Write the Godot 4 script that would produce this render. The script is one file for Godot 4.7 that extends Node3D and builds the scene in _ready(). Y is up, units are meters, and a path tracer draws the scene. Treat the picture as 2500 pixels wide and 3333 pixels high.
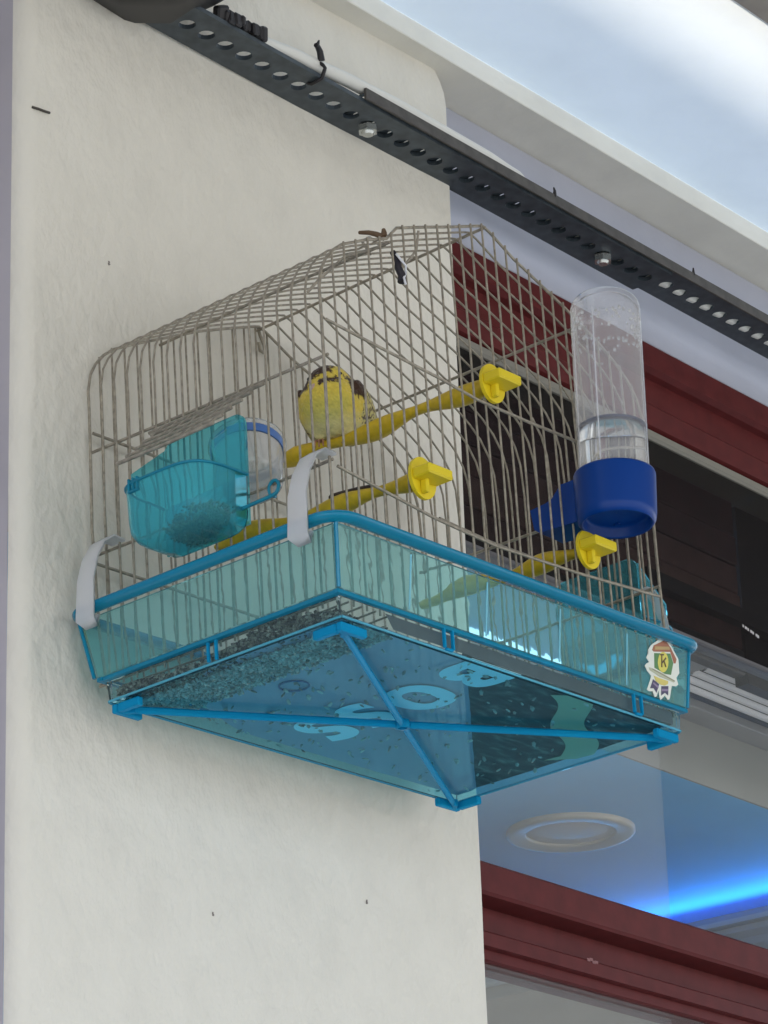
extends Node3D

# ---------------------------------------------------------------- mesh builder
class MB:
	var v := PackedVector3Array()
	var n := PackedVector3Array()
	var c := PackedColorArray()
	var uv := PackedVector2Array()
	var idx := PackedInt32Array()
	var col := Color.WHITE

	func tri(a: Vector3, b: Vector3, d: Vector3) -> void:  # counter-clockwise seen from outside
		var nn := (b - a).cross(d - a)
		if nn.length_squared() < 1e-20:
			return
		nn = nn.normalized()
		var s := v.size()
		v.append_array(PackedVector3Array([a, b, d]))
		n.append_array(PackedVector3Array([nn, nn, nn]))
		c.append_array(PackedColorArray([col, col, col]))
		uv.append_array(PackedVector2Array([Vector2.ZERO, Vector2.ZERO, Vector2.ZERO]))
		idx.append_array(PackedInt32Array([s, s + 2, s + 1]))

	func quad(a: Vector3, b: Vector3, d: Vector3, e: Vector3) -> void:
		var nn := (d - a).cross(e - b)
		if nn.length_squared() < 1e-20:
			return
		nn = nn.normalized()
		var s := v.size()
		v.append_array(PackedVector3Array([a, b, d, e]))
		n.append_array(PackedVector3Array([nn, nn, nn, nn]))
		c.append_array(PackedColorArray([col, col, col, col]))
		uv.append_array(PackedVector2Array([Vector2(0, 1), Vector2(1, 1), Vector2(1, 0), Vector2(0, 0)]))
		idx.append_array(PackedInt32Array([s, s + 2, s + 1, s, s + 3, s + 2]))

	# rows of points, smooth; columns run counter-clockwise when rows go "up"
	func grid(rows: Array, wrap: bool, flip := false) -> void:
		var s := v.size()
		var nr := rows.size()
		var nc: int = rows[0].size()
		var acc := PackedVector3Array()
		acc.resize(nr * nc)
		var f := PackedInt32Array()
		for r in nr - 1:
			for k in (nc if wrap else nc - 1):
				var k2 := (k + 1) % nc
				var a := r * nc + k
				var b := r * nc + k2
				var d := (r + 1) * nc + k2
				var e := (r + 1) * nc + k
				if flip:
					f.append_array(PackedInt32Array([a, d, b, a, e, d]))
				else:
					f.append_array(PackedInt32Array([a, b, d, a, d, e]))
		for r in nr:
			for k in nc:
				v.append(rows[r][k])
				c.append(col)
				uv.append(Vector2(float(k) / nc, float(r) / maxi(1, nr - 1)))
		for t in range(0, f.size(), 3):
			var p := v[s + f[t]]
			var q := v[s + f[t + 1]]
			var w := v[s + f[t + 2]]
			var nn := (q - p).cross(w - p)
			for m in 3:
				acc[f[t + m]] += nn
			idx.append_array(PackedInt32Array([s + f[t], s + f[t + 2], s + f[t + 1]]))
		for m in nr * nc:
			var q := acc[m]
			n.append(q.normalized() if q.length_squared() > 1e-24 else Vector3.UP)

	func fan(ring: Array, flip := false) -> void:
		var m := Vector3.ZERO
		for p in ring:
			m += p
		m /= ring.size()
		for k in ring.size():
			var a: Vector3 = ring[k]
			var b: Vector3 = ring[(k + 1) % ring.size()]
			if flip:
				tri(m, b, a)
			else:
				tri(m, a, b)

	func tube(pts: Array, r: float, sides := 8, r2 := -1.0) -> void:
		var rows := []
		var up := Vector3(0.31, 0.87, 0.39)
		var np := pts.size()
		for i in np:
			var d: Vector3 = (pts[mini(i + 1, np - 1)] - pts[maxi(i - 1, 0)]).normalized()
			var side := up.cross(d)
			if side.length() < 0.05:
				side = Vector3(1, 0.2, 0.1).cross(d)
			side = side.normalized()
			var u2 := d.cross(side).normalized()
			up = u2
			var rr := r if r2 < 0 else lerpf(r, r2, float(i) / (np - 1))
			var row := []
			for k in sides:
				var a := TAU * k / sides
				row.append(pts[i] + (side * cos(a) + u2 * sin(a)) * rr)
			rows.append(row)
		grid(rows, true)
		fan(rows[0], true)
		fan(rows[np - 1])

	func box(ce: Vector3, s: Vector3, bev := 0.0, b := Basis.IDENTITY) -> void:
		var h := s / 2
		bev = minf(bev, minf(h.x, minf(h.y, h.z)) * 0.9)
		var P := func(x: float, y: float, z: float, ax: int) -> Vector3:
			var q := Vector3(x * h.x, y * h.y, z * h.z)
			for m in 3:
				if m != ax:
					q[m] -= signf(q[m]) * bev
			return ce + b * q
		for ax in 3:
			var u := (ax + 1) % 3
			var w := (ax + 2) % 3
			for sg in [-1.0, 1.0]:
				var q := []
				for t in [[-1, -1], [1, -1], [1, 1], [-1, 1]]:
					var e := Vector3.ZERO
					e[ax] = sg
					e[u] = t[0]
					e[w] = t[1]
					q.append(P.call(e.x, e.y, e.z, ax))
				if sg > 0:
					quad(q[0], q[1], q[2], q[3])
				else:
					quad(q[0], q[3], q[2], q[1])
		if bev > 0:
			for ax in 3:  # edges along ax
				var u := (ax + 1) % 3
				var w := (ax + 2) % 3
				for t in [[-1, -1], [1, -1], [1, 1], [-1, 1]]:
					var e := Vector3.ZERO
					e[u] = t[0]
					e[w] = t[1]
					var e0 := e
					var e1 := e
					e0[ax] = -1
					e1[ax] = 1
					var a: Vector3 = P.call(e0.x, e0.y, e0.z, u)
					var bb: Vector3 = P.call(e1.x, e1.y, e1.z, u)
					var cc: Vector3 = P.call(e1.x, e1.y, e1.z, w)
					var dd: Vector3 = P.call(e0.x, e0.y, e0.z, w)
					var out := b * e
					if (bb - a).cross(cc - a).dot(out) > 0:
						quad(a, bb, cc, dd)
					else:
						quad(a, dd, cc, bb)
			for x in [-1.0, 1.0]:
				for y in [-1.0, 1.0]:
					for z in [-1.0, 1.0]:
						var a: Vector3 = P.call(x, y, z, 0)
						var bb: Vector3 = P.call(x, y, z, 1)
						var cc: Vector3 = P.call(x, y, z, 2)
						if (bb - a).cross(cc - a).dot(b * Vector3(x, y, z)) > 0:
							tri(a, bb, cc)
						else:
							tri(a, cc, bb)

	# polygon (any winding) in the plane o + p.x*ux + p.y*uy, thickened along w
	func prism(poly: PackedVector2Array, o: Vector3, ux: Vector3, uy: Vector3, w: Vector3) -> void:
		var pl := poly.duplicate()
		if Geometry2D.is_polygon_clockwise(pl):
			pl.reverse()
		if ux.cross(uy).dot(w) < 0:
			o += w
			w = -w
		var t := Geometry2D.triangulate_polygon(pl)
		var at := func(k: int) -> Vector3: return o + ux * pl[k].x + uy * pl[k].y
		for k in range(0, t.size(), 3):
			var a: Vector3 = at.call(t[k])
			var b: Vector3 = at.call(t[k + 1])
			var d: Vector3 = at.call(t[k + 2])
			if (b - a).cross(d - a).dot(w) < 0:
				var x := b
				b = d
				d = x
			tri(a + w, b + w, d + w)
			tri(a, d, b)
		for k in pl.size():
			var a: Vector3 = at.call(k)
			var b: Vector3 = at.call((k + 1) % pl.size())
			quad(a, b, b + w, a + w)

	# six-sided slab: outer face a,b,d,e (counter-clockwise from outside), thickness t inward
	func slab(a: Vector3, b: Vector3, d: Vector3, e: Vector3, t: Vector3) -> void:
		quad(a, b, d, e)
		quad(e + t, d + t, b + t, a + t)
		quad(b, a, a + t, b + t)
		quad(d, b, b + t, d + t)
		quad(e, d, d + t, e + t)
		quad(a, e, e + t, a + t)

	func mesh(colored := false) -> ArrayMesh:
		var arr := []
		arr.resize(Mesh.ARRAY_MAX)
		arr[Mesh.ARRAY_VERTEX] = v
		arr[Mesh.ARRAY_NORMAL] = n
		arr[Mesh.ARRAY_TEX_UV] = uv
		if colored:
			arr[Mesh.ARRAY_COLOR] = c
		arr[Mesh.ARRAY_INDEX] = idx
		var m := ArrayMesh.new()
		m.add_surface_from_arrays(Mesh.PRIMITIVE_TRIANGLES, arr)
		return m

# ---------------------------------------------------------------- names and nodes
var used := {}
var CAGE := Transform3D.IDENTITY   # the cage hangs slightly askew
var FACADE := Transform3D.IDENTITY  # the shop front is turned by a degree against the pillar

func numbered(called: String) -> String:
	if not used.has(called):
		used[called] = 0
		return called
	used[called] += 1
	return "%s_%03d" % [called, used[called]]

func tag(o: Node3D, label: String, category: String, group := "", kind := "") -> void:
	o.set_meta("label", label)
	o.set_meta("category", category)
	if group != "":
		o.set_meta("group", group)
	if kind != "":
		o.set_meta("kind", kind)

func thing(called: String, label: String, category: String, frame: Transform3D, base: Vector3, group := "") -> Node3D:
	var o := Node3D.new()
	o.name = numbered(called)
	add_child(o)
	o.transform = frame * Transform3D(Basis.IDENTITY, base)
	o.set_meta("base", base)
	tag(o, label, category, group)
	return o

func part(called: String, mb: MB, m: Material, parent: Node3D, colored := false) -> MeshInstance3D:
	var o := MeshInstance3D.new()
	o.name = called
	o.mesh = mb.mesh(colored)
	o.material_override = m
	parent.add_child(o, true)
	if parent.has_meta("base"):
		o.position = -parent.get_meta("base")
	return o

func single(called: String, mb: MB, m: Material, frame: Transform3D, label: String, category: String, group := "", kind := "", colored := false) -> MeshInstance3D:
	var o := MeshInstance3D.new()
	o.name = numbered(called)
	o.mesh = mb.mesh(colored)
	o.material_override = m
	add_child(o)
	o.transform = frame
	tag(o, label, category, group, kind)
	return o

func structure(called: String, mb: MB, m: Material, frame := Transform3D.IDENTITY) -> MeshInstance3D:
	var o := MeshInstance3D.new()
	o.name = numbered(called)
	o.mesh = mb.mesh()
	o.material_override = m
	add_child(o)
	o.transform = frame
	o.set_meta("kind", "structure")
	return o

# ---------------------------------------------------------------- materials
func lin(r: float, g: float, b: float, a := 1.0) -> Color:
	var c := Color(r, g, b).linear_to_srgb()
	c.a = a
	return c

func mat(c: Color, rough := 0.6, metal := 0.0, spec := 0.5) -> StandardMaterial3D:
	var m := StandardMaterial3D.new()
	m.albedo_color = c
	m.roughness = rough
	m.metallic = metal
	m.metallic_specular = spec
	return m

func noise_tex(seed_: int, freq: float, octaves: int, size := 512, ramp: Array = []) -> NoiseTexture2D:
	var fn := FastNoiseLite.new()
	fn.seed = seed_
	fn.noise_type = FastNoiseLite.TYPE_SIMPLEX_SMOOTH
	fn.frequency = freq
	fn.fractal_octaves = octaves
	var t := NoiseTexture2D.new()
	t.width = size
	t.height = size
	t.seamless = true
	t.noise = fn
	if ramp.size() > 0:
		var g := Gradient.new()
		g.offsets = PackedFloat32Array([0.0, 0.5, 1.0])
		g.colors = PackedColorArray(ramp)
		t.color_ramp = g
	return t

func plaster(c: Color, seed_: int, bump: float, stretch := Vector3(3, 3, 3), strength := 0.05) -> StandardMaterial3D:
	var m := mat(c, 0.85, 0.0, 0.35)
	m.albedo_texture = noise_tex(seed_, 0.006, 5, 512, [Color(1 - strength, 1 - strength, 1 - strength), Color(1 - strength * .35, 1 - strength * .35, 1 - strength * .4), Color(1, 1, 1)])
	m.heightmap_enabled = true
	m.heightmap_texture = noise_tex(seed_ + 7, 0.022, 4, 512)
	m.heightmap_scale = bump
	m.uv1_triplanar = true
	m.uv1_world_triplanar = true
	m.uv1_scale = stretch
	return m

func worn(c: Color, seed_: int, rough := 0.5, metal := 0.0, amount := 0.15, scale := 12.0, spec := 0.5) -> StandardMaterial3D:
	var m := mat(c, rough, metal, spec)
	m.albedo_texture = noise_tex(seed_, 0.02, 4, 256, [Color(1 - amount * 2, 1 - amount * 2, 1 - amount * 2), Color(1 - amount, 1 - amount, 1 - amount), Color(1, 1, 1)])
	m.uv1_triplanar = true
	m.uv1_scale = Vector3.ONE * scale
	return m

func clear_plastic(c: Color, body := 0.1, rs := 0.04, rough := 0.05) -> StandardMaterial3D:
	var m := mat(c, rough)
	m.albedo_color.a = body
	m.transparency = BaseMaterial3D.TRANSPARENCY_ALPHA
	m.refraction_enabled = true
	m.refraction_scale = rs
	return m

func pane(c: Color, a: float, rough := 0.02, spec := 0.35) -> StandardMaterial3D:
	var m := mat(c, rough, 0.0, spec)
	m.albedo_color.a = a
	m.transparency = BaseMaterial3D.TRANSPARENCY_ALPHA
	return m

func film(c: Color, a: float, rough := 0.45) -> StandardMaterial3D:
	var m := mat(c, rough)
	m.albedo_color.a = a
	m.transparency = BaseMaterial3D.TRANSPARENCY_ALPHA
	return m

func V(x: float, y: float, z: float) -> Vector3:
	return Vector3(x, y, z)

# ================================================================ the scene
func _ready() -> void:
	# ---- camera
	var cam := Camera3D.new()
	cam.name = "camera"
	add_child(cam)
	var cb := Basis(Vector3.UP, -0.8753) * Basis(Vector3.RIGHT, 0.3777) * Basis(Vector3.BACK, -0.0356)
	cam.transform = Transform3D(cb, V(-1.2399, -0.5840, 1.2392))
	cam.fov = rad_to_deg(2.0 * atan(1666.5 / 10667.35))
	cam.near = 0.05
	cam.far = 200.0
	cam.current = true
	# ---- sky, sun, exposure
	var env := Environment.new()
	env.background_mode = Environment.BG_SKY
	var sm := ProceduralSkyMaterial.new()
	sm.sky_top_color = Color(0.66, 0.76, 0.88)
	sm.sky_horizon_color = Color(0.90, 0.89, 0.87)
	sm.sky_curve = 0.12
	sm.ground_horizon_color = Color(0.62, 0.60, 0.57)
	sm.ground_bottom_color = Color(0.45, 0.43, 0.41)
	sm.sun_angle_max = 1.0
	sm.energy_multiplier = 1.7
	var sky := Sky.new()
	sky.sky_material = sm
	env.sky = sky
	env.background_energy_multiplier = 1.0
	env.ambient_light_source = Environment.AMBIENT_SOURCE_SKY
	env.tonemap_mode = Environment.TONE_MAPPER_LINEAR
	env.tonemap_exposure = 2.15
	env.sdfgi_enabled = true
	env.ssao_enabled = true
	env.ssil_enabled = true
	var we := WorldEnvironment.new()
	we.name = "world_environment"
	we.environment = env
	add_child(we)
	var sun := DirectionalLight3D.new()
	sun.name = "sun"
	sun.light_energy = 1.1
	sun.light_color = Color(1.0, 0.965, 0.90)
	sun.light_angular_distance = 0.5
	sun.shadow_enabled = true
	add_child(sun)
	sun.look_at_from_position(Vector3.ZERO, V(0.30, -1.0, 0.0120), Vector3.BACK)

	CAGE = Transform3D(Basis(Vector3.UP, -0.0112) * Basis(Vector3.RIGHT, -0.0289) * Basis(Vector3.BACK, 0.0091), Vector3.ZERO)
	var fb := Basis(Vector3.UP, 0.023)
	FACADE = Transform3D(fb, V(0.55, 0, 0) - fb * V(0.55, 0, 0))

	build_place()
	build_window()
	build_interior()
	build_strap()
	build_cage()
	build_contents()
	build_canary()

# ---------------------------------------------------------------- pillar, beam, awning, ground
func build_place() -> void:
	var g := MB.new()
	g.quad(V(-60, -2.15, 60), V(60, -2.15, 60), V(60, -2.15, -60), V(-60, -2.15, -60))
	structure("ground", g, worn(lin(0.36, 0.34, 0.31), 3, 0.9, 0.0, 0.12, 0.7))

	# plastered pillar with rounded, slightly wavy arrises
	var cream := plaster(lin(0.765, 0.725, 0.64), 11, 0.12, V(6.5, 4.4, 6.5), 0.03)
	var p := thing("pillar", "cream plastered pillar that the bird cage hangs against", "pillar", Transform3D.IDENTITY, V(0.155, -2.15, -0.1))
	var mb := MB.new()
	var rng := FastNoiseLite.new()
	rng.seed = 5
	rng.frequency = 5.0
	var x0 := -0.0460
	var x1 := 0.3612
	var zf := -0.0255
	var rows := []
	var ys := [-2.15, -1.2]
	var yy := -0.6
	while yy < 0.5:
		ys.append(yy)
		yy += 0.02
	ys.append_array([0.51, 0.52, 0.53, 0.54, 0.548, 0.5545])
	for y in ys:
		var row := []
		var rl: float = 0.011 + 0.0012 * rng.get_noise_2d(y, 3.0)
		var dxr: float = 0.0007 * rng.get_noise_2d(y * 2.0, 9.0)
		var rr: float = 0.0035
		if y > 0.53:  # the smeared top corner
			rr = 0.0035 + 0.009 * pow((y - 0.53) / 0.0245, 2.0)
			dxr -= 0.004 * pow((y - 0.53) / 0.0245, 2.0)
		for k in 9:
			var a := PI / 2 * k / 8.0
			row.append(V(x0 + rl - rl * cos(a), y, zf - rl + rl * sin(a)))
		for k in range(1, 24):
			row.append(V(lerpf(x0 + rl, x1 - rr, k / 24.0), y, zf + 0.0005 * rng.get_noise_2d(k * 0.12, y)))
		for k in 9:
			var a := PI / 2 * k / 8.0
			row.append(V(x1 + dxr - rr + rr * sin(a), y, zf - rr + rr * cos(a)))
		row.append(V(x1, y, -0.30))
		rows.append(row)
	mb.grid(rows, false)
	part("plaster_face", mb, cream, p)
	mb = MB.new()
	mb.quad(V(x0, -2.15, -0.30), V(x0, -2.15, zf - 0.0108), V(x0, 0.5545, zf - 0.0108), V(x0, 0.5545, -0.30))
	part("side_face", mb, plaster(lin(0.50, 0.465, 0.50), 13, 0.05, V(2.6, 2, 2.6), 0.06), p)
	# dark specks and one dry stalk stuck on the plaster
	var r := RandomNumberGenerator.new()
	r.seed = 4
	var speck := mat(lin(0.26, 0.23, 0.21), 0.9)
	for s in [[0.0245, 0.2905, 0.9], [0.108, -0.098, 0.8], [0.245, -0.066, 0.9]] :
		var sb := MB.new()
		var pts := []
		for k in 4:
			pts.append(V(s[0] + (r.randf() - .5) * .0012, s[1] + (k - 1.5) * .0009 * s[2], zf + 0.0004))
		sb.tube(pts, 0.0008 * s[2], 6, 0.0004)
		part("speck", sb, speck, p)
	mb = MB.new()
	mb.tube([V(-0.0395, 0.3722, zf - 0.0005), V(-0.036, 0.3715, zf + 0.0015), V(-0.031, 0.3722, zf + 0.001), V(-0.0265, 0.3725, zf + 0.0015)], 0.0008, 6)
	single("dry_stalk", mb, mat(lin(0.07, 0.06, 0.05), 0.8), Transform3D.IDENTITY, "short dark dry stalk stuck on the pillar near its left edge", "stalk")

	# wall left of the pillar and the painted wall above the window
	var lav := plaster(lin(0.48, 0.49, 0.565), 21, 0.04, V(3, 3, 3), 0.04)
	mb = MB.new()
	mb.box(V(-1.8, -0.8, -0.18), V(3.5, 2.72, 0.24))
	single("side_wall", mb, lav, Transform3D.IDENTITY, "pale lavender wall running on behind the left edge of the pillar", "wall")
	mb = MB.new()
	mb.box(V(1.35, 0.5, -0.118), V(2.4, 0.109, 0.124), 0.002)
	single("wall_above_window", mb, lav, FACADE, "smooth lavender grey wall band between the beam and the burgundy window frame", "wall")
	# beam: warm underside, grey front
	mb = MB.new()
	mb.prism(PackedVector2Array([V2(-0.25, 0.5545), V2(-0.0152, 0.5545), V2(-0.0146, 0.5552), V2(-0.0146, 0.62), V2(-0.25, 0.62)]), V(-2.6, 0, 0), V(0, 0, 1), V(0, 1, 0), V(6, 0, 0))
	single("lintel_beam", mb, plaster(lin(0.84, 0.81, 0.73), 31, 0.05, V(3, 3, 3), 0.05), FACADE, "plastered beam above the window, resting on the top of the pillar", "beam")
	# unseen upper storey, added and sized to shade the awning sheet
	mb = MB.new()
	mb.box(V(0.5, 4.82, -0.35), V(9, 8.36, 0.585))
	single("added_upper_wall", mb, lav, FACADE, "unseen tall upper wall added to shade the inner part of the awning", "wall")
	# white awning sheet, sun falls through its outer edge
	mb = MB.new()
	rows = []
	for i in 33:
		var z := lerpf(-0.0144, 0.166, i / 32.0)
		var row := []
		for k in 41:
			var x := lerpf(-2.4, 3.2, k / 40.0)
			row.append(V(x, 0.5703 + 0.0008 * sin(x * 5.0) * sin(i * 0.2) + 0.0006 * rng.get_noise_2d(x, z * 9.0), z))
		rows.append(row)
	mb.grid(rows, false)
	var sheet := plaster(lin(0.82, 0.845, 0.85), 41, 0.02, V(3, 3, 3), 0.03)
	sheet.backlight_enabled = true
	sheet.backlight = Color(0.78, 0.78, 0.78)
	single("awning_sheet", mb, sheet, FACADE, "white translucent awning sheet beside the beam, sunlit along its outer edge", "awning")
	mb = MB.new()
	mb.box(V(0.4, 0.5905, 1.264), V(5.6, 0.045, 2.2), 0.004)  # unseen outer reach, made long to keep sun off cage and wall
	single("awning_board", mb, worn(lin(0.42, 0.38, 0.34), 51, 0.7, 0.0, 0.06, 4), FACADE, "beige awning board in the top right corner, beyond the bright sheet", "awning")

func V2(x: float, y: float) -> Vector2:
	return Vector2(x, y)

# ---------------------------------------------------------------- shop window
func xbar(mb: MB, poly: Array, xa: float, xb: float) -> void:  # poly of (z, y)
	mb.prism(PackedVector2Array(poly), V(xa, 0, 0), V(0, 0, 1), V(0, 1, 0), V(xb - xa, 0, 0))

func build_window() -> void:
	var burg := worn(lin(0.125, 0.019, 0.019), 61, 0.50, 0.0, 0.08, 9, 0.28)
	var w := thing("shop_window", "burgundy framed shop window with dark upper pane and clear lower panes, right of the pillar", "window", FACADE, V(1.3, -2.15, -0.06))
	var xa := 0.33
	var xb := 2.3
	var mb := MB.new()
	xbar(mb, [V2(-0.12, 0.4445), V2(-0.0535, 0.4445), V2(-0.0515, 0.4425), V2(-0.0515, 0.424), V2(-0.056, 0.4215), V2(-0.062, 0.4205), V2(-0.062, 0.400), V2(-0.060, 0.398), V2(-0.060, 0.381), V2(-0.066, 0.379), V2(-0.12, 0.379)], xa, xb)
	part("top_rail", mb, burg, w)
	mb = MB.new()
	xbar(mb, [V2(-0.12, 0.3787), V2(-0.0625, 0.3787), V2(-0.0605, 0.377), V2(-0.0605, 0.3725), V2(-0.0625, 0.3706), V2(-0.12, 0.3706)], xa, xb)
	part("glazing_strip", mb, mat(lin(0.22, 0.205, 0.17), 0.6), w)
	mb = MB.new()
	mb.box(V((xa + xb) / 2, 0.2965, -0.0665), V(xb - xa, 0.1475, 0.005))
	part("dark_pane", mb, pane(lin(0.012, 0.01, 0.011), 0.42, 0.03, 0.2), w)
	mb = MB.new()
	xbar(mb, [V2(-0.074, 0.2235), V2(-0.063, 0.2235), V2(-0.0615, 0.2225), V2(-0.0615, 0.2205), V2(-0.063, 0.2195), V2(-0.074, 0.2195)], xa, xb)
	part("pane_edging", mb, mat(lin(0.10, 0.095, 0.10), 0.5), w)
	mb = MB.new()
	mb.box(V((xa + xb) / 2, 0.106, -0.0665), V(xb - xa, 0.2265, 0.005))
	var glass := pane(lin(0.75, 0.8, 0.8), 0.03, 0.01)
	part("clear_pane", mb, glass, w)
	mb = MB.new()
	mb.box(V((xa + 0.6445) / 2, 0.106, -0.0785), V(0.6445 - xa, 0.2265, 0.004))
	mb.box(V((xa + 0.6505) / 2, -0.455, -0.0875), V(0.6505 - xa, 0.776, 0.004))
	part("sliding_pane", mb, pane(lin(0.55, 0.60, 0.63), 0.09, 0.03), w)
	mb = MB.new()
	xbar(mb, [V2(-0.10, -0.0072), V2(-0.0535, -0.0072), V2(-0.0515, -0.0092), V2(-0.0515, -0.0275), V2(-0.0535, -0.0295), V2(-0.0735, -0.0300), V2(-0.0745, -0.0480), V2(-0.0665, -0.0485), V2(-0.0655, -0.0495), V2(-0.0655, -0.0585), V2(-0.0715, -0.0590), V2(-0.0715, -0.0655), V2(-0.074, -0.0665), V2(-0.10, -0.0665)], xa, xb)
	part("transom", mb, burg, w)
	mb = MB.new()
	mb.box(V((xa + xb) / 2, -1.075, -0.0775), V(xb - xa, 2.015, 0.005))
	part("lower_pane", mb, glass, w)
	mb = MB.new()
	mb.box(V(1.3, -2.115, -0.065), V(2.2, 0.07, 0.06), 0.003)
	part("sill", mb, burg, w)
	mb = MB.new()
	for k in 7:
		mb.box(V(0.752 + k * 0.0035 + 0.001 * sin(k * 3.0), 0.2505 - 0.0006 * k, -0.0638), V(0.0016 + 0.0012 * absf(sin(k * 1.7)), 0.0022, 0.0003))
	part("pale_marks", mb, mat(lin(0.5, 0.48, 0.48), 0.7), w)  # row of small pale marks on the dark pane
	mb = MB.new()
	for k in 4:
		mb.box(V(0.5245 + k * 0.0030, -0.0488 + 0.0008 * sin(k * 2.0), -0.0654), V(0.0034, 0.0020, 0.0004))
	part("scuff", mb, mat(lin(0.26, 0.12, 0.12), 0.8), w)
	# added boards, coloured as a reddish reflection in the dark pane
	var b := thing("reflection_boards", "added brown boards painted as a reflection in the dark upper pane", "reflection boards", FACADE, V(0.55, 0.2, -0.1))
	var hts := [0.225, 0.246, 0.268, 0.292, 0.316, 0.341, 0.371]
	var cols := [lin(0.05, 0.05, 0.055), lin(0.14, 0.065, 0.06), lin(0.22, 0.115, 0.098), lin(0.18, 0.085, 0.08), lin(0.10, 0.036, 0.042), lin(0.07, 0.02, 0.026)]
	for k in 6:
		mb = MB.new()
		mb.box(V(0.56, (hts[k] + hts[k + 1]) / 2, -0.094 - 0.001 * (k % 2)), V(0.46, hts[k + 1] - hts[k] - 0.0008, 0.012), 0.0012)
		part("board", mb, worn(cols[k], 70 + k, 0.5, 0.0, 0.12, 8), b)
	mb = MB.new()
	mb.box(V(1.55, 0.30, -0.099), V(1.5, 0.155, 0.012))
	part("void_board", mb, mat(lin(0.006, 0.006, 0.008), 0.5), b)  # blackened board, painted in place of the unlit void beyond the brown ones

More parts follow.
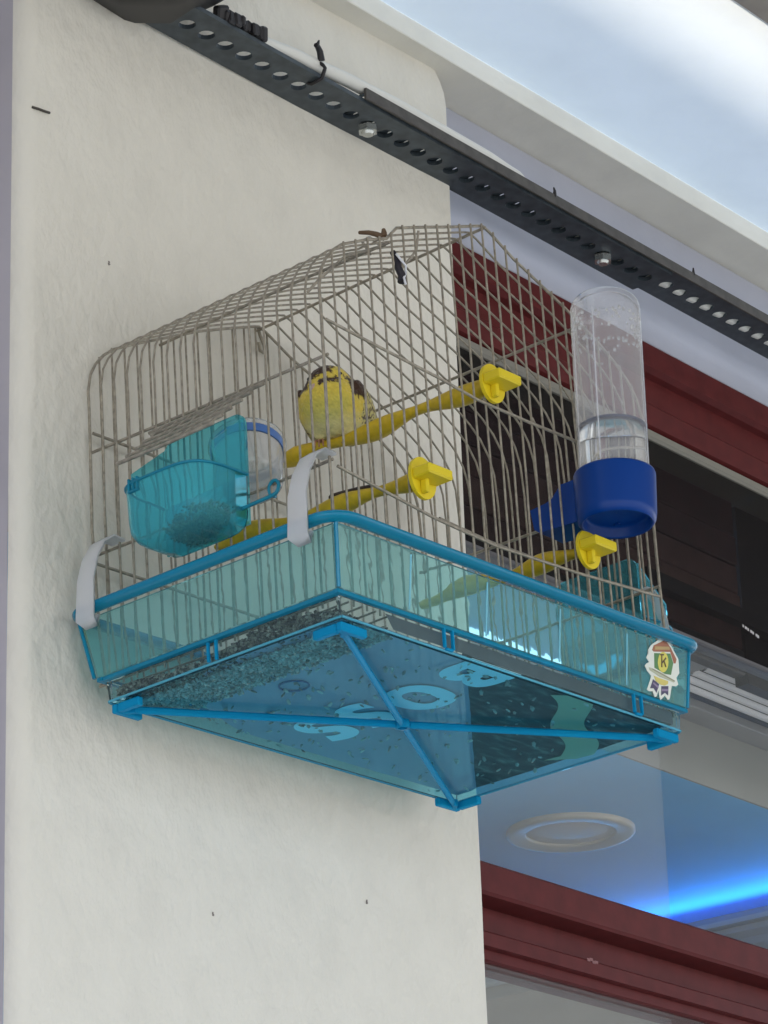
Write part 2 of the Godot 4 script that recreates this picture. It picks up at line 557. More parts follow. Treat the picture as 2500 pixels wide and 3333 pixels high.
# ---------------------------------------------------------------- inside the shop
func build_interior() -> void:
	var grey := mat(lin(0.30, 0.31, 0.32), 0.5)
	# slatted ceiling grille
	var o := thing("ceiling_grille", "white slatted ceiling grille in a grey frame behind the clear pane", "grille", FACADE, V(1.2, 0.25, -0.15))
	var mb := MB.new()
	mb.box(V(0.800, 0.2515, -0.150), V(0.0245, 0.006, 0.084), 0.001)
	mb.box(V(1.4, 0.2515, -0.109), V(1.22, 0.006, 0.003), 0.0005)
	mb.box(V(1.4, 0.2495, -0.2075), V(1.22, 0.008, 0.0245), 0.001)
	mb.box(V(0.770, 0.2535, -0.150), V(0.034, 0.004, 0.084), 0.001)
	part("frame", mb, grey, o)
	var white := mat(lin(0.90, 0.90, 0.91), 0.3)
	var zz := -0.1170
	for k in 6:
		mb = MB.new()
		var row0 := []
		for s in 9:
			var a := PI * s / 8.0
			row0.append([0.0040 * cos(a), -0.0036 * sin(a)])
		var rows := []
		for x in [0.8135, 2.0]:
			var row := []
			for q in row0:
				row.append(V(x, 0.2515 + q[1], zz - k * 0.0122 + q[0]))
			rows.append(row)
		mb.grid(rows, false)
		mb.quad(V(0.8135, 0.2515, zz - k * 0.0122 - 0.0040), V(2, 0.2515, zz - k * 0.0122 - 0.0040), V(2, 0.2515, zz - k * 0.0122 + 0.0040), V(0.8135, 0.2515, zz - k * 0.0122 + 0.0040))
		part("slat", mb, white, o)
	mb = MB.new()
	mb.box(V(1.4, 0.27, -0.155), V(1.5, 0.012, 0.15))
	part("back_plate", mb, mat(lin(0.03, 0.03, 0.033), 0.8), o)
	# fascia and lower ceiling
	var beige := plaster(lin(0.33, 0.34, 0.315), 81, 0.02, V(3, 3, 3), 0.03)
	mb = MB.new()
	mb.box(V(1.0, 0.2205, -0.2205), V(1.9, 0.053, 0.0020))
	single("fascia", mb, beige, FACADE, "grey beige fascia board between the slatted grille and the blue lit ceiling", "fascia")
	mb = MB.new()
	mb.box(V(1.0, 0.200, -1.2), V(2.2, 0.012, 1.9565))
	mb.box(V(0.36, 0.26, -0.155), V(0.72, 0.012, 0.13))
	structure("shop_ceiling", mb, plaster(lin(0.18, 0.55, 0.92), 91, 0.02, V(3, 3, 3), 0.03), FACADE)  # blue light of the cove is painted into the ceiling colour
	# round downlight, not lit
	var d := thing("downlight", "round recessed downlight with a white ring and frosted glass, not lit", "downlight", FACADE, V(0.951, 0.194, -0.377))
	var c := V(0.951, 0.194, -0.377)
	var prof := [[0.0555, 0.0], [0.0555, -0.003], [0.054, -0.0045], [0.051, -0.0050], [0.040, -0.0040], [0.0385, -0.0020], [0.0385, 0.002]]
	mb = MB.new()
	lathe(mb, prof, c, 48)
	part("ring", mb, mat(lin(0.66, 0.58, 0.46), 0.35), d)
	mb = MB.new()
	lathe(mb, [[0.038, -0.0012], [0.03, -0.0022], [0.015, -0.0028], [0.0005, -0.003]], c, 40)
	part("lens", mb, mat(lin(0.82, 0.70, 0.58), 0.3), d)
	# crown moulding with a blue light strip behind its lip
	mb = MB.new()
	mb.prism(PackedVector2Array([V2(1.216, 0.162), V2(1.219, 0.1605), V2(1.2225, 0.1605), V2(1.2225, 0.155), V2(1.229, 0.150), V2(1.232, 0.144), V2(1.238, 0.139), V2(1.238, 0.120), V2(1.29, 0.120), V2(1.29, 0.150), V2(1.228, 0.156), V2(1.224, 0.1665), V2(1.216, 0.1665)]), V(0, 0, -2.1), V(1, 0, 0), V(0, 1, 0), V(0, 0, 1.87))
	single("crown_moulding", mb, mat(lin(0.42, 0.43, 0.42), 0.6), FACADE, "grey stepped moulding along the right shop wall below the blue light", "moulding")
	var led := mat(lin(0.05, 0.3, 0.9), 0.5)
	led.emission_enabled = true
	led.emission = Color(0.08, 0.48, 1.0)
	led.emission_energy_multiplier = 0.35
	mb = MB.new()
	mb.box(V(1.247, 0.1600, -1.16), V(0.010, 0.004, 1.84))
	var ls := single("light_strip", mb, led, FACADE, "blue light strip hidden in the ceiling cove above the moulding", "light strip")
	for k in 4:
		var al := AreaLight3D.new()
		al.name = "light_strip_glow" if k == 0 else "light_strip_glow_%03d" % k
		al.area_size = Vector2(0.012, 0.45)
		al.light_color = Color(0.28, 0.68, 1.0)
		al.light_energy = 0.024
		al.shadow_enabled = true
		add_child(al)
		al.transform = FACADE * Transform3D(Basis(Vector3.BACK, 1.15) * Basis(Vector3.RIGHT, PI / 2), V(1.247, 0.1645, -0.46 - k * 0.46))
	# walls of the shop room
	mb = MB.new()
	mb.box(V(1.32, -0.95, -1.14), V(0.06, 2.4, 2.03))
	mb.box(V(0.0, -0.95, -2.19), V(2.7, 2.4, 0.06))
	mb.box(V(-1.2, -0.95, -1.2), V(0.06, 2.4, 1.9))
	single("shop_walls", mb, plaster(lin(0.34, 0.34, 0.32), 101, 0.02, V(3, 3, 3), 0.03), FACADE, "grey beige inner walls of the shop seen through the glass", "wall")
	mb = MB.new()
	mb.box(V(0.1, -2.13, -1.2), V(2.6, 0.03, 2.2))
	structure("shop_floor", mb, mat(lin(0.42, 0.40, 0.37), 0.4), FACADE)
	# hung beige panel below the transom, with two grey steps round its edge
	var h := thing("hung_panel", "beige ceiling panel with stepped grey edge seen low through the pane under the transom", "panel", FACADE, V(1.0, 0.03, -0.6))
	mb = MB.new()
	mb.box(V(1.06, 0.046, -0.72), V(0.44, 0.032, 0.84), 0.001)
	part("board", mb, plaster(lin(0.50, 0.46, 0.38), 111, 0.02, V(3, 3, 3), 0.04), h)
	mb = MB.new()
	mb.box(V(1.05, 0.045, -0.2945), V(0.46, 0.0095, 0.0095), 0.001)
	mb.box(V(0.8345, 0.045, -0.72), V(0.0095, 0.0095, 0.84), 0.001)
	mb.box(V(1.05, 0.0565, -0.2855), V(0.47, 0.0095, 0.0265), 0.001)
	mb.box(V(0.8255, 0.0565, -0.72), V(0.0265, 0.0095, 0.84), 0.001)
	part("edge_trim", mb, mat(lin(0.48, 0.51, 0.50), 0.5), h)

func lathe(mb: MB, prof: Array, c: Vector3, sides: int, ax := Basis.IDENTITY, flip := false) -> void:
	var rows := []
	for q in prof:
		var row := []
		for k in sides:
			var a := -TAU * k / sides
			row.append(c + ax * V(q[0] * cos(a), q[1], q[0] * sin(a)))
		rows.append(row)
	mb.grid(rows, true, flip)

# ---------------------------------------------------------------- slotted steel straps, cable, black housing
func hole_strip(mb: MB, xa: float, xb: float, first: float, pitch: float, zc: float, za: float, zb: float, y: float, th: float, rad: float) -> void:
	var n := 16
	var x := first
	var edges := []
	while x - pitch / 2 < xb:
		var l := maxf(xa, x - pitch / 2)
		var rt := minf(xb, x + pitch / 2)
		if rt - x > rad * 1.02 and x - l > rad * 1.02:
			var ring := []
			var outer := []
			for k in n:
				var a := TAU * (k + 0.5) / n
				var dx := cos(a)
				var dz := sin(a)
				ring.append(Vector2(x + rad * dx, zc + rad * dz))
				var t := INF
				if dx > 1e-6:
					t = minf(t, (rt - x) / dx)
				elif dx < -1e-6:
					t = minf(t, (l - x) / dx)
				if dz > 1e-6:
					t = minf(t, (zb - zc) / dz)
				elif dz < -1e-6:
					t = minf(t, (za - zc) / dz)
				outer.append(Vector2(x + t * dx, zc + t * dz))
			var corners := [Vector2(rt, zb), Vector2(l, zb), Vector2(l, za), Vector2(rt, za)]
			for k in n:
				var k2 := (k + 1) % n
				var a: Vector2 = ring[k]
				var b: Vector2 = ring[k2]
				var oa: Vector2 = outer[k]
				var ob: Vector2 = outer[k2]
				var chain := [oa]
				if absf(oa.x - ob.x) > 1e-7 and absf(oa.y - ob.y) > 1e-7:
					for q in corners:
						if (absf(q.x - oa.x) < 1e-7 or absf(q.y - oa.y) < 1e-7) and (absf(q.x - ob.x) < 1e-7 or absf(q.y - ob.y) < 1e-7):
							chain.append(q)
							break
				chain.append(ob)
				for m in chain.size() - 1:
					var p: Vector2 = chain[m]
					var q: Vector2 = chain[m + 1]
					mb.tri(V(a.x, y, a.y), V(p.x, y, p.y), V(q.x, y, q.y))
					mb.tri(V(a.x, y + th, a.y), V(q.x, y + th, q.y), V(p.x, y + th, p.y))
				mb.tri(V(a.x, y, a.y), V(ob.x, y, ob.y), V(b.x, y, b.y))
				mb.tri(V(a.x, y + th, a.y), V(b.x, y + th, b.y), V(ob.x, y + th, ob.y))
				mb.quad(V(a.x, y, a.y), V(b.x, y, b.y), V(b.x, y + th, b.y), V(a.x, y + th, a.y))
		else:
			mb.quad(V(l, y, za), V(rt, y, za), V(rt, y, zb), V(l, y, zb))
			mb.quad(V(l, y + th, zb), V(rt, y + th, zb), V(rt, y + th, za), V(l, y + th, za))
		edges.append(rt)
		x += pitch
	mb.quad(V(xa, y, zb), V(xb, y, zb), V(xb, y + th, zb), V(xa, y + th, zb))
	mb.quad(V(xb, y, za), V(xa, y, za), V(xa, y + th, za), V(xb, y + th, za))
	mb.quad(V(xb, y, zb), V(xb, y, za), V(xb, y + th, za), V(xb, y + th, zb))
	mb.quad(V(xa, y, za), V(xa, y, zb), V(xa, y + th, zb), V(xa, y + th, za))

func build_strap() -> void:
	var steel := worn(lin(0.072, 0.092, 0.108), 121, 0.42, 0.25, 0.14, 14, 0.5)
	var zinc := mat(lin(0.55, 0.57, 0.55), 0.25, 0.8)
	var s := thing("slotted_strap", "dark grey perforated steel strap bolted across the pillar, the long lower length", "strap", FACADE, V(0.2, 0.467, -0.015), "perforated steel straps")
	var mb := MB.new()
	hole_strip(mb, -0.30, 0.5858, 0.0735 - 0.0179 * 20, 0.0179, -0.0150, -0.0335, 0.0025, 0.467, 0.0032, 0.0056)
	part("strip", mb, steel, s)
	for bx in [0.2540, 0.5235]:
		mb = MB.new()
		var hexa := []
		for k in 6:
			hexa.append(V2(0.0068 * cos(TAU * k / 6 + 0.4), 0.0068 * sin(TAU * k / 6 + 0.4)))
		mb.prism(PackedVector2Array(hexa), V(bx, 0.4668, -0.0165), V(1, 0, 0), V(0, 0, 1), V(0, -0.0046, 0))
		mb.tube([V(bx, 0.4622, -0.0165), V(bx, 0.4602, -0.0165)], 0.0045, 12, 0.0036)
		part("bolt", mb, zinc, s)
	var t := thing("slotted_strap", "dark grey perforated steel strap lapped over the first, running off to the right edge", "strap", FACADE, V(0.9, 0.4695, -0.015), "perforated steel straps")
	mb = MB.new()
	hole_strip(mb, 0.2262, 1.9, 0.245, 0.0179, -0.0150, -0.0330, 0.0035, 0.4707, 0.0026, 0.0056)
	part("strip", mb, steel, t)
	mb = MB.new()  # upstand of the second length, standing free at its outer edge
	mb.box(V(1.063, 0.4727, 0.0047), V(1.674, 0.0082, 0.0022), 0.0003)
	part("upstand", mb, worn(lin(0.10, 0.09, 0.08), 122, 0.5, 0.2, 0.14, 14), t)
	# white cable on top of the strap
	mb = MB.new()
	var cv := Curve3D.new()
	for q in [[-0.05, 0.4735, -0.012], [0.06, 0.4735, -0.010], [0.119, 0.4735, -0.004], [0.167, 0.4765, -0.001], [0.2197, 0.4795, 0.000], [0.2667, 0.4805, 0.0008], [0.3159, 0.4800, 0.0008], [0.360, 0.4805, 0.000], [0.398, 0.4800, -0.002], [0.43, 0.4770, -0.010], [0.46, 0.4755, -0.016], [0.60, 0.4755, -0.018], [1.2, 0.4755, -0.018]]:
		cv.add_point(V(q[0], q[1], q[2]), V(-0.012, 0, 0), V(0.012, 0, 0))
	mb.tube(Array(cv.tessellate_even_length(5, 0.006)), 0.0047, 10)
	single("cable", mb, mat(lin(0.72, 0.71, 0.66), 0.45), FACADE, "white cable lying along the top of the perforated strap", "cable")
	# black ties and tape
	var blk := mat(lin(0.012, 0.010, 0.012), 0.5)
	mb = MB.new()
	mb.tube(ring_path(V(0.1825, 0.4720, -0.002), 0.0068, 0.0085, 18), 0.0013, 6)
	mb.tube([V(0.1825, 0.479, 0.004), V(0.1800, 0.4845, 0.005), V(0.1765, 0.4865, 0.006), V(0.1735, 0.4860, 0.007)], 0.0024, 6, 0.0016)
	mb.tube([V(0.1760, 0.4865, 0.006), V(0.1770, 0.4910, 0.007)], 0.0018, 6, 0.0005)
	single("cable_tie", mb, blk, FACADE, "black cable tie with curled loose end on the white cable", "cable tie", "black ties on the strap")
	mb = MB.new()
	mb.tube(ring_path(V(0.4365, 0.4765, -0.006), 0.0042, 0.009, 18), 0.0010, 6)
	mb.tube([V(0.4365, 0.475, 0.005), V(0.4355, 0.479, 0.006), V(0.4345, 0.4815, 0.006)], 0.0016, 6, 0.0005)
	single("cable_tie", mb, blk, FACADE, "small black tie stub standing on the strap right of the pillar edge", "cable tie", "black ties on the strap")
	mb = MB.new()
	mb.tube(ring_path(V(0.611, 0.4765, -0.006), 0.0042, 0.009, 18), 0.0010, 6)
	mb.tube([V(0.611, 0.475, 0.005), V(0.6095, 0.4805, 0.006)], 0.0014, 6, 0.0005)
	single("cable_tie", mb, blk, FACADE, "small black tie stub farthest right on the strap, above the water bottle", "cable tie", "black ties on the strap")
	mb = MB.new()
	var rr := RandomNumberGenerator.new()
	rr.seed = 9
	for k in 10:
		mb.box(V(0.088 + k * 0.0042, 0.4740 + 0.002 * rr.randf(), 0.0005 + 0.003 * rr.randf()), V(0.0075 * (0.5 + rr.randf()), 0.006 + 0.005 * rr.randf(), 0.006), 0.0012, Basis(V(rr.randf(), rr.randf(), rr.randf()).normalized(), rr.randf() * 0.9))
	single("tape_wrap", mb, blk, FACADE, "ragged black tape wrapped on the strap below the black housing", "tape")
	# black housing cut by the top of the frame: faces the viewer
	var hb := Basis(Vector3.UP, -0.78) * Basis(Vector3.RIGHT, 0.10)
	var o := thing("black_housing", "black plastic housing with cut-off corners in front of the strap, top left", "housing", Transform3D(hb, V(0.0145, 0.5250, 0.02)), Vector3.ZERO)
	mb = MB.new()
	var outer := oct_ring(0.072, 0.070, 0.055)
	var back := oct_ring(0.066, 0.064, 0.052)
	var mid := oct_ring(0.066, 0.065, 0.0515)
	var inn := oct_ring(0.0625, 0.0615, 0.0495)
	var ringz := func(p: Array, z: float) -> Array:
		var a := []
		for q in p:
			a.append(V(q.x, q.y, z))
		return a
	mb.grid([ringz.call(back, -0.05), ringz.call(outer, -0.012), ringz.call(outer, 0.0), ringz.call(oct_ring(0.070, 0.0685, 0.0540), 0.004), ringz.call(mid, 0.002), ringz.call(inn, -0.004)], true)
	mb.fan(ringz.call(back, -0.05), true)
	part("bezel", mb, mat(lin(0.010, 0.010, 0.011), 0.45), o)
	mb = MB.new()
	mb.fan(ringz.call(inn, -0.0035))
	part("panel", mb, mat(lin(0.016, 0.018, 0.026), 0.35), o)
	mb = MB.new()
	mb.box(V(0, 0.1, -0.06), V(0.03, 0.30, 0.02), 0.002)
	part("bracket", mb, mat(lin(0.03, 0.03, 0.03), 0.5), o)

func oct_ring(hx: float, hy: float, cut: float) -> Array:
	var out := []
	var corners := [[1, 1], [-1, 1], [-1, -1], [1, -1]]
	for k in 4:
		var sx: float = corners[k][0]
		var sy: float = corners[k][1]
		var pa := V2(sx * hx, sy * (hy - cut * 0.55))
		var pb := V2(sx * (hx - cut), sy * hy)
		if k % 2 == 1:
			var t := pa
			pa = pb
			pb = t
		for s in 5:
			var q := pa.lerp(pb, s / 4.0)
			out.append(q + q.normalized() * 0.0025 * sin(PI * s / 4.0))
	return out

func ring_path(c: Vector3, ry: float, rz: float, n: int) -> Array:
	var a := []
	for k in n + 1:
		a.append(c + V(0.0006 * sin(k * 2.0), ry * cos(TAU * k / n), rz * sin(TAU * k / n)))
	return a

# ---------------------------------------------------------------- the bird cage
const WX0 := 0.003
const WX1 := 0.302
const WZ0 := -0.0135
const WZ1 := 0.170
const WR := 0.00070

func roof(kink: float) -> Array:
	var a := [[0.0030, 0.185], [0.0026, 0.197], [0.0048, 0.2085], [0.0093, 0.2168], [0.0161, 0.2246], [0.0242, 0.2310], [0.0451, 0.2410 + 0.0006 * (1 - kink)], [0.0638, 0.2482 + 0.0022 * (1 - kink)], [0.0736, 0.2585 - 0.0035 * (1 - kink)], [0.0997, 0.2682 - 0.001 * (1 - kink)], [0.1278, 0.2782], [0.1500, 0.2865], [0.1550, 0.2880], [0.1610, 0.2862], [0.1827, 0.2756], [0.2040, 0.2680], [0.2286, 0.2590], [0.2480, 0.2510], [0.2640, 0.2435], [0.2790, 0.2350], [0.2890, 0.2270], [0.2965, 0.2170], [0.3005, 0.2055], [0.3020, 0.185]]
	return a

func roof_y(x: float, kink: float) -> float:
	var a := roof(kink)
	for k in a.size() - 1:
		if x >= a[k][0] and x <= a[k + 1][0]:
			return lerpf(a[k][1], a[k + 1][1], (x - a[k][0]) / maxf(1e-6, a[k + 1][0] - a[k][0]))
	return 0.185

func build_cage() -> void:
	var wire := worn(lin(0.47, 0.415, 0.325), 131, 0.42, 0.30, 0.16, 30, 0.5)
	var cage := thing("bird_cage", "wire bird cage with a see-through turquoise tray hanging on the pillar", "bird cage", CAGE, V(0.15, 0, 0.087))
	var r := RandomNumberGenerator.new()
	r.seed = 12
	# hoops: up the near side, over the roof and down the far side
	for i in 18:
		var f := i / 17.0
		var z := lerpf(WZ0, WZ1, f)
		var kink := clampf((f - 0.82) / 0.18, 0.0, 1.0)
		var zb := maxf(z, -0.0050)
		var pts := [V(WX0, 0.010, zb), V(WX0 + (r.randf() - .5) * .0007, 0.05, maxf(z, -0.0110)), V(WX0 + (r.randf() - .5) * .0008, 0.11, z + (r.randf() - .5) * .0008), V(WX0, 0.16, z)]
		for q in roof(kink):
			pts.append(V(q[0], q[1], z))
		pts.append_array([V(WX1, 0.16, z), V(WX1 + (r.randf() - .5) * .0008, 0.11, z + (r.randf() - .5) * .0008), V(WX1, 0.05, maxf(z, -0.0110)), V(WX1, 0.010, zb)])
		var mb := MB.new()
		mb.tube(pts, WR * (1.35 if i == 17 or i == 0 else 1.0), 8)
		part("hoop_wire", mb, wire, cage)
	# gable wires
	for gable in 2:
		var z := WZ1 + WR * 1.6 if gable == 0 else WZ0 - WR * 1.6
		for i in range(1, 28):
			var x := lerpf(WX0, WX1, i / 28.0)
			var top := roof_y(x, 1.0 if gable == 0 else 0.0) + 0.0012
			var mb := MB.new()
			var bow := 0.0012 * sin(PI * i / 28.0)
			mb.tube([V(x, 0.010, maxf(z, -0.0052)), V(x + (r.randf() - .5) * .0008, 0.06, maxf(z, -0.0120) + bow * 0.6), V(x + (r.randf() - .5) * .001, 0.13, z + bow), V(x, top, z)], WR * 0.95, 8)
			part("gable_wire", mb, wire, cage)
	# cross rails
	var rails := []
	var zo := WZ1 + WR * 3.2
	rails.append([V(0.004, 0.1770, zo), V(0.05, 0.1738, zo), V(0.10, 0.1706, zo), V(0.133, 0.1672, zo), V(0.18, 0.1668, zo), V(0.23, 0.1676, zo), V(0.2985, 0.1690, zo)])
	rails.append([V(0.0065, 0.0895, zo), V(0.086, 0.0806, zo), V(0.139, 0.0776, zo), V(0.22, 0.0805, zo), V(0.297, 0.0856, zo)])
	rails.append([V(0.095, 0.0835, zo - 0.0032), V(0.14, 0.0808, zo - 0.0032), V(0.185, 0.0812, zo - 0.0032)])
	var zi := WZ0 + WR * 2.2
	rails.append([V(0.004, 0.170, zi), V(0.30, 0.170, zi)])
	rails.append([V(0.004, 0.088, zi), V(0.30, 0.088, zi)])
	for x in [WX0 + WR * 2.2, WX1 - WR * 2.2]:
		rails.append([V(x, 0.0935, WZ0 - 0.002), V(x, 0.0925, 0.08), V(x, 0.0935, WZ1 + 0.001)])
		rails.append([V(x, 0.1585, WZ0 - 0.002), V(x, 0.1570, 0.08), V(x, 0.1560, WZ1 + 0.002)])
	rails.append([V(0.0655, 0.2472, WZ0 - 0.001), V(0.0655, 0.2478, 0.1), V(0.0655, 0.2462, WZ1 + 0.001)])
	rails.append([V(0.155, 0.2858, WZ0 - 0.002), V(0.155, 0.2866, 0.08), V(0.155, 0.2866, WZ1 + 0.002)])
	rails.append([V(0.2440, 0.2505, WZ0 - 0.001), V(0.2440, 0.2505, WZ1 + 0.001)])
	rails.append([V(WX0 + 0.002, 0.014, WZ0), V(WX0 + 0.002, 0.014, WZ1)])
	rails.append([V(WX1 - 0.002, 0.014, WZ0), V(WX1 - 0.002, 0.014, WZ1)])
	for q in rails:
		var mb := MB.new()
		mb.tube(q, WR * 1.35, 8)
		part("cross_rail", mb, wire, cage)
	# floor grid
	for i in 4:
		var mb := MB.new()
		var x := 0.012 + 0.011 * i
		mb.tube([V(x, 0.0128, WZ0 + 0.010), V(x + 0.0006, 0.0118, 0.08), V(x, 0.0128, WZ1 - 0.001)], WR * 0.9, 6)
		part("floor_wire", mb, wire, cage)
	# hinged feeding door, lifted and lying on the feeder
	var door := MB.new()
	var fw := []
	for e in [[0.0, 0.0], [1.0, 0.0]]:
		pass
	var hin := V(-0.0005, 0.1520, 0)
	var lip := V(-0.0335, 0.1215, 0)
	for s in [[hin, 0.038, 0.128], [lip, 0.044, 0.119], [hin.lerp(lip, 0.2), 0.046, 0.124], [hin.lerp(lip, 0.4), 0.046, 0.123], [hin.lerp(lip, 0.6), 0.046, 0.121], [hin.lerp(lip, 0.8), 0.045, 0.120]]:
		var q: Vector3 = s[0]
		door.tube([V(q.x, q.y, s[1]), V(q.x, q.y - 0.0006, (s[1] + s[2]) / 2), V(q.x, q.y, s[2])], WR * 1.6, 8)
	var dr := part("feeding_door", door, wire, cage)
	for k in 7:
		var mb := MB.new()
		var z := lerpf(0.050, 0.116, k / 6.0)
		mb.tube([V(hin.x, hin.y, z), V(lip.x, lip.y, z)], WR * 0.9, 6)
		mb.tube([V(hin.x, hin.y, z), V(0.0025, 0.1568, z)], WR * 0.7, 6) if k in [0, 3, 6] else null
		var wi := MeshInstance3D.new()
		wi.name = "door_wire"
		wi.mesh = mb.mesh()
		wi.material_override = wire
		dr.add_child(wi, true)
	# little ring and hook at the wall end of the ridge, wire ties at the roof
	var hk := MB.new()
	hk.tube([V(0.155, 0.288, WZ0 - 0.001), V(0.159, 0.284, WZ0 - 0.003), V(0.1625, 0.278, WZ0 - 0.003), V(0.161, 0.272, WZ0 - 0.002), V(0.156, 0.272, WZ0 - 0.001), V(0.154, 0.277, WZ0)], 0.0011, 8)
	part("hanging_hook", hk, wire, cage)
	hk = MB.new()
	hk.tube([V(0.0655, 0.2440, 0.156), V(0.066, 0.255, 0.150), V(0.085, 0.268, 0.140), V(0.10, 0.270, 0.135)], 0.0009, 6)
	hk.tube([V(0.069, 0.2480, 0.165), V(0.060, 0.246, 0.140), V(0.055, 0.236, 0.125), V(0.050, 0.228, 0.120)], 0.0009, 6)
	hk.tube([V(0.10, 0.268, 0.165), V(0.103, 0.258, 0.160), V(0.098, 0.246, 0.150)], 0.0008, 6)
	part("roof_tie", hk, wire, cage)

	# ---- tray
	var teal := clear_plastic(lin(0.50, 0.88, 0.89), 0.11, 0.02, 0.03)
	teal.heightmap_enabled = true
	teal.heightmap_texture = noise_tex(141, 0.03, 2, 256)
	teal.heightmap_scale = 0.007
	teal.uv1_triplanar = true
	teal.uv1_scale = V(9, 9, 9)
	var rimm := clear_plastic(lin(0.006, 0.36, 0.58), 0.50, 0.04, 0.05)
	var floorm := clear_plastic(lin(0.40, 0.84, 0.99), 0.02, 0.006, 0.03)
	var deep := clear_plastic(lin(0.012, 0.38, 0.68), 0.60, 0.008, 0.08)
	var th := 0.0018
	var ax := [-0.0085, 0.3085]   # wall top x, outer
	var az := [-0.0150, 0.1815]
	var bx := [-0.0045, 0.3070]   # wall foot x, outer
	var bz := [-0.0080, 0.1775]
	var yt := 0.0500
	var yb := 0.0150
	var mb := MB.new()  # wall facing the viewer
	mb.slab(V(bx[0], yb, bz[1]), V(bx[1], yb, bz[1]), V(ax[1], yt, az[1]), V(ax[0], yt, az[1]), V(0, 0, -th))
	var tray := part("tray", mb, teal, cage)
	var sub := func(called: String, m: MB, ma: Material, par: Node3D) -> void:
		var o := MeshInstance3D.new()
		o.name = called
		o.mesh = m.mesh()
		o.material_override = ma
		par.add_child(o, true)
	mb = MB.new()
	mb.slab(V(bx[1], yb, bz[0]), V(bx[0], yb, bz[0]), V(ax[0], yt, az[0]), V(ax[1], yt, az[0]), V(0, 0, th))
	sub.call("tray_wall", mb, teal, tray)
	var e := th + 0.0002
	mb = MB.new()
	mb.slab(V(bx[0], yb, bz[0] + e), V(bx[0], yb, bz[1] - e), V(ax[0], yt, az[1] - e), V(ax[0], yt, az[0] + e), V(th, 0, 0))
	sub.call("tray_wall", mb, teal, tray)
	mb = MB.new()
	mb.slab(V(bx[1], yb, bz[1] - e), V(bx[1], yb, bz[0] + e), V(ax[1], yt, az[0] + e), V(ax[1], yt, az[1] - e), V(-th, 0, 0))
	sub.call("tray_wall", mb, teal, tray)
	# rim: rolled edge with rounded corners
	mb = MB.new()
	var path := []
	var rx := [-0.0140, 0.3130]
	var rz := [-0.0160, 0.1858]
	var rc := 0.014
	for k in 4:
		var cx: float = (rx[1] - rc) if k in [0, 3] else (rx[0] + rc)
		var cz: float = (rz[1] - rc) if k in [0, 1] else (rz[0] + rc)
		for s in 9:
			var a := PI / 2 * (k + s / 8.0)
			path.append(V(cx + rc * cos(a), 0.0528, cz + rc * sin(a)))
	var rows := []
	for k in path.size() + 1:
		var c: Vector3 = path[k % path.size()]
		var d := (path[(k + 1) % path.size()] - path[(k - 1 + path.size()) % path.size()] as Vector3).normalized()
		var out := V(d.z, 0, -d.x)
		var row := []
		for s in 14:
			var a := TAU * s / 14
			row.append(c + out * 0.0052 * cos(a) + V(0, 0.0030 * sin(a), 0))
		rows.append(row)
	mb.grid(rows, true)
	sub.call("rim", mb, rimm, tray)
	# ledge under the walls
	mb = MB.new()
	var ly := 0.0146
	mb.box(V(0.151, ly - 0.0014, 0.1755), V(0.3125, 0.0024, 0.0042), 0.0003)
	mb.box(V(0.151, ly - 0.0014, -0.0035), V(0.3125, 0.0024, 0.0042), 0.0003)
	mb.box(V(-0.0022, ly - 0.0014, 0.086), V(0.0046, 0.0024, 0.1745), 0.0003)
	mb.box(V(0.3044, ly - 0.0014, 0.086), V(0.0046, 0.0024, 0.1745), 0.0003)
	sub.call("ledge", mb, rimm, tray)
	for x in [0.0525, 0.1179, 0.1836, 0.2469]:
		mb = MB.new()
		mb.slab(V(x - 0.0006, yb + 0.001, bz[1] + 0.0004), V(x + 0.0006, yb + 0.001, bz[1] + 0.0004), V(x + 0.0006, yt - 0.003, az[1] + 0.0002), V(x - 0.0006, yt - 0.003, az[1] + 0.0002), V(0, 0, -0.0003))
		sub.call("seam", mb, clear_plastic(lin(0.35, 0.8, 0.95), 0.5, 0.045, 0.1), tray)
	for q in [[ax[0], bx[0], az[1], bz[1]], [ax[1], bx[1], az[1], bz[1]], [ax[0], bx[0], az[0], bz[0]]]:
		mb = MB.new()
		mb.tube([V(q[1], yb, q[3]), V(q[0], yt, q[2])], 0.0012, 8)
		sub.call("corner_edge", mb, rimm, tray)
	# ---- pan below: skirt, floor, cross ribs and feet
	mb = MB.new()
	mb.slab(V(-0.0005, -0.0016, -0.0005), V(0.301, -0.0016, -0.0005), V(0.301, -0.0016, 0.1745), V(-0.0005, -0.0016, 0.1745), V(0, 0.0016, 0))
	var pan := part("base_pan", mb, floorm, cage)
	for q in [[V(-0.0005, 0, 0.1752), V(0.301, 0, 0.1752)], [V(-0.0012, 0, 0.1745), V(-0.0012, 0, -0.0005)], [V(0.3017, 0, 0.1745), V(0.3017, 0, -0.0005)], [V(-0.0005, 0, -0.0012), V(0.301, 0, -0.0012)]]:
		mb = MB.new()
		mb.tube(q, 0.0007, 8)
		sub.call("edge_bead", mb, clear_plastic(lin(0.16, 0.62, 0.80), 0.5, 0.03, 0.1), pan)
	var sk := clear_plastic(lin(0.72, 0.92, 0.95), 0.03, 0.02, 0.04)
	var y1 := 0.0118
	mb = MB.new()
	mb.slab(V(-0.0005, 0.0002, 0.1745), V(0.301, 0.0002, 0.1745), V(0.302, y1, 0.1752), V(-0.0015, y1, 0.1752), V(0, 0, -0.0015))
	sub.call("skirt", mb, sk, pan)
	mb = MB.new()
	mb.slab(V(0.301, 0.0002, -0.0005), V(-0.0005, 0.0002, -0.0005), V(-0.0015, y1, -0.0015), V(0.302, y1, -0.0015), V(0, 0, 0.0015))
	sub.call("skirt", mb, sk, pan)
	mb = MB.new()
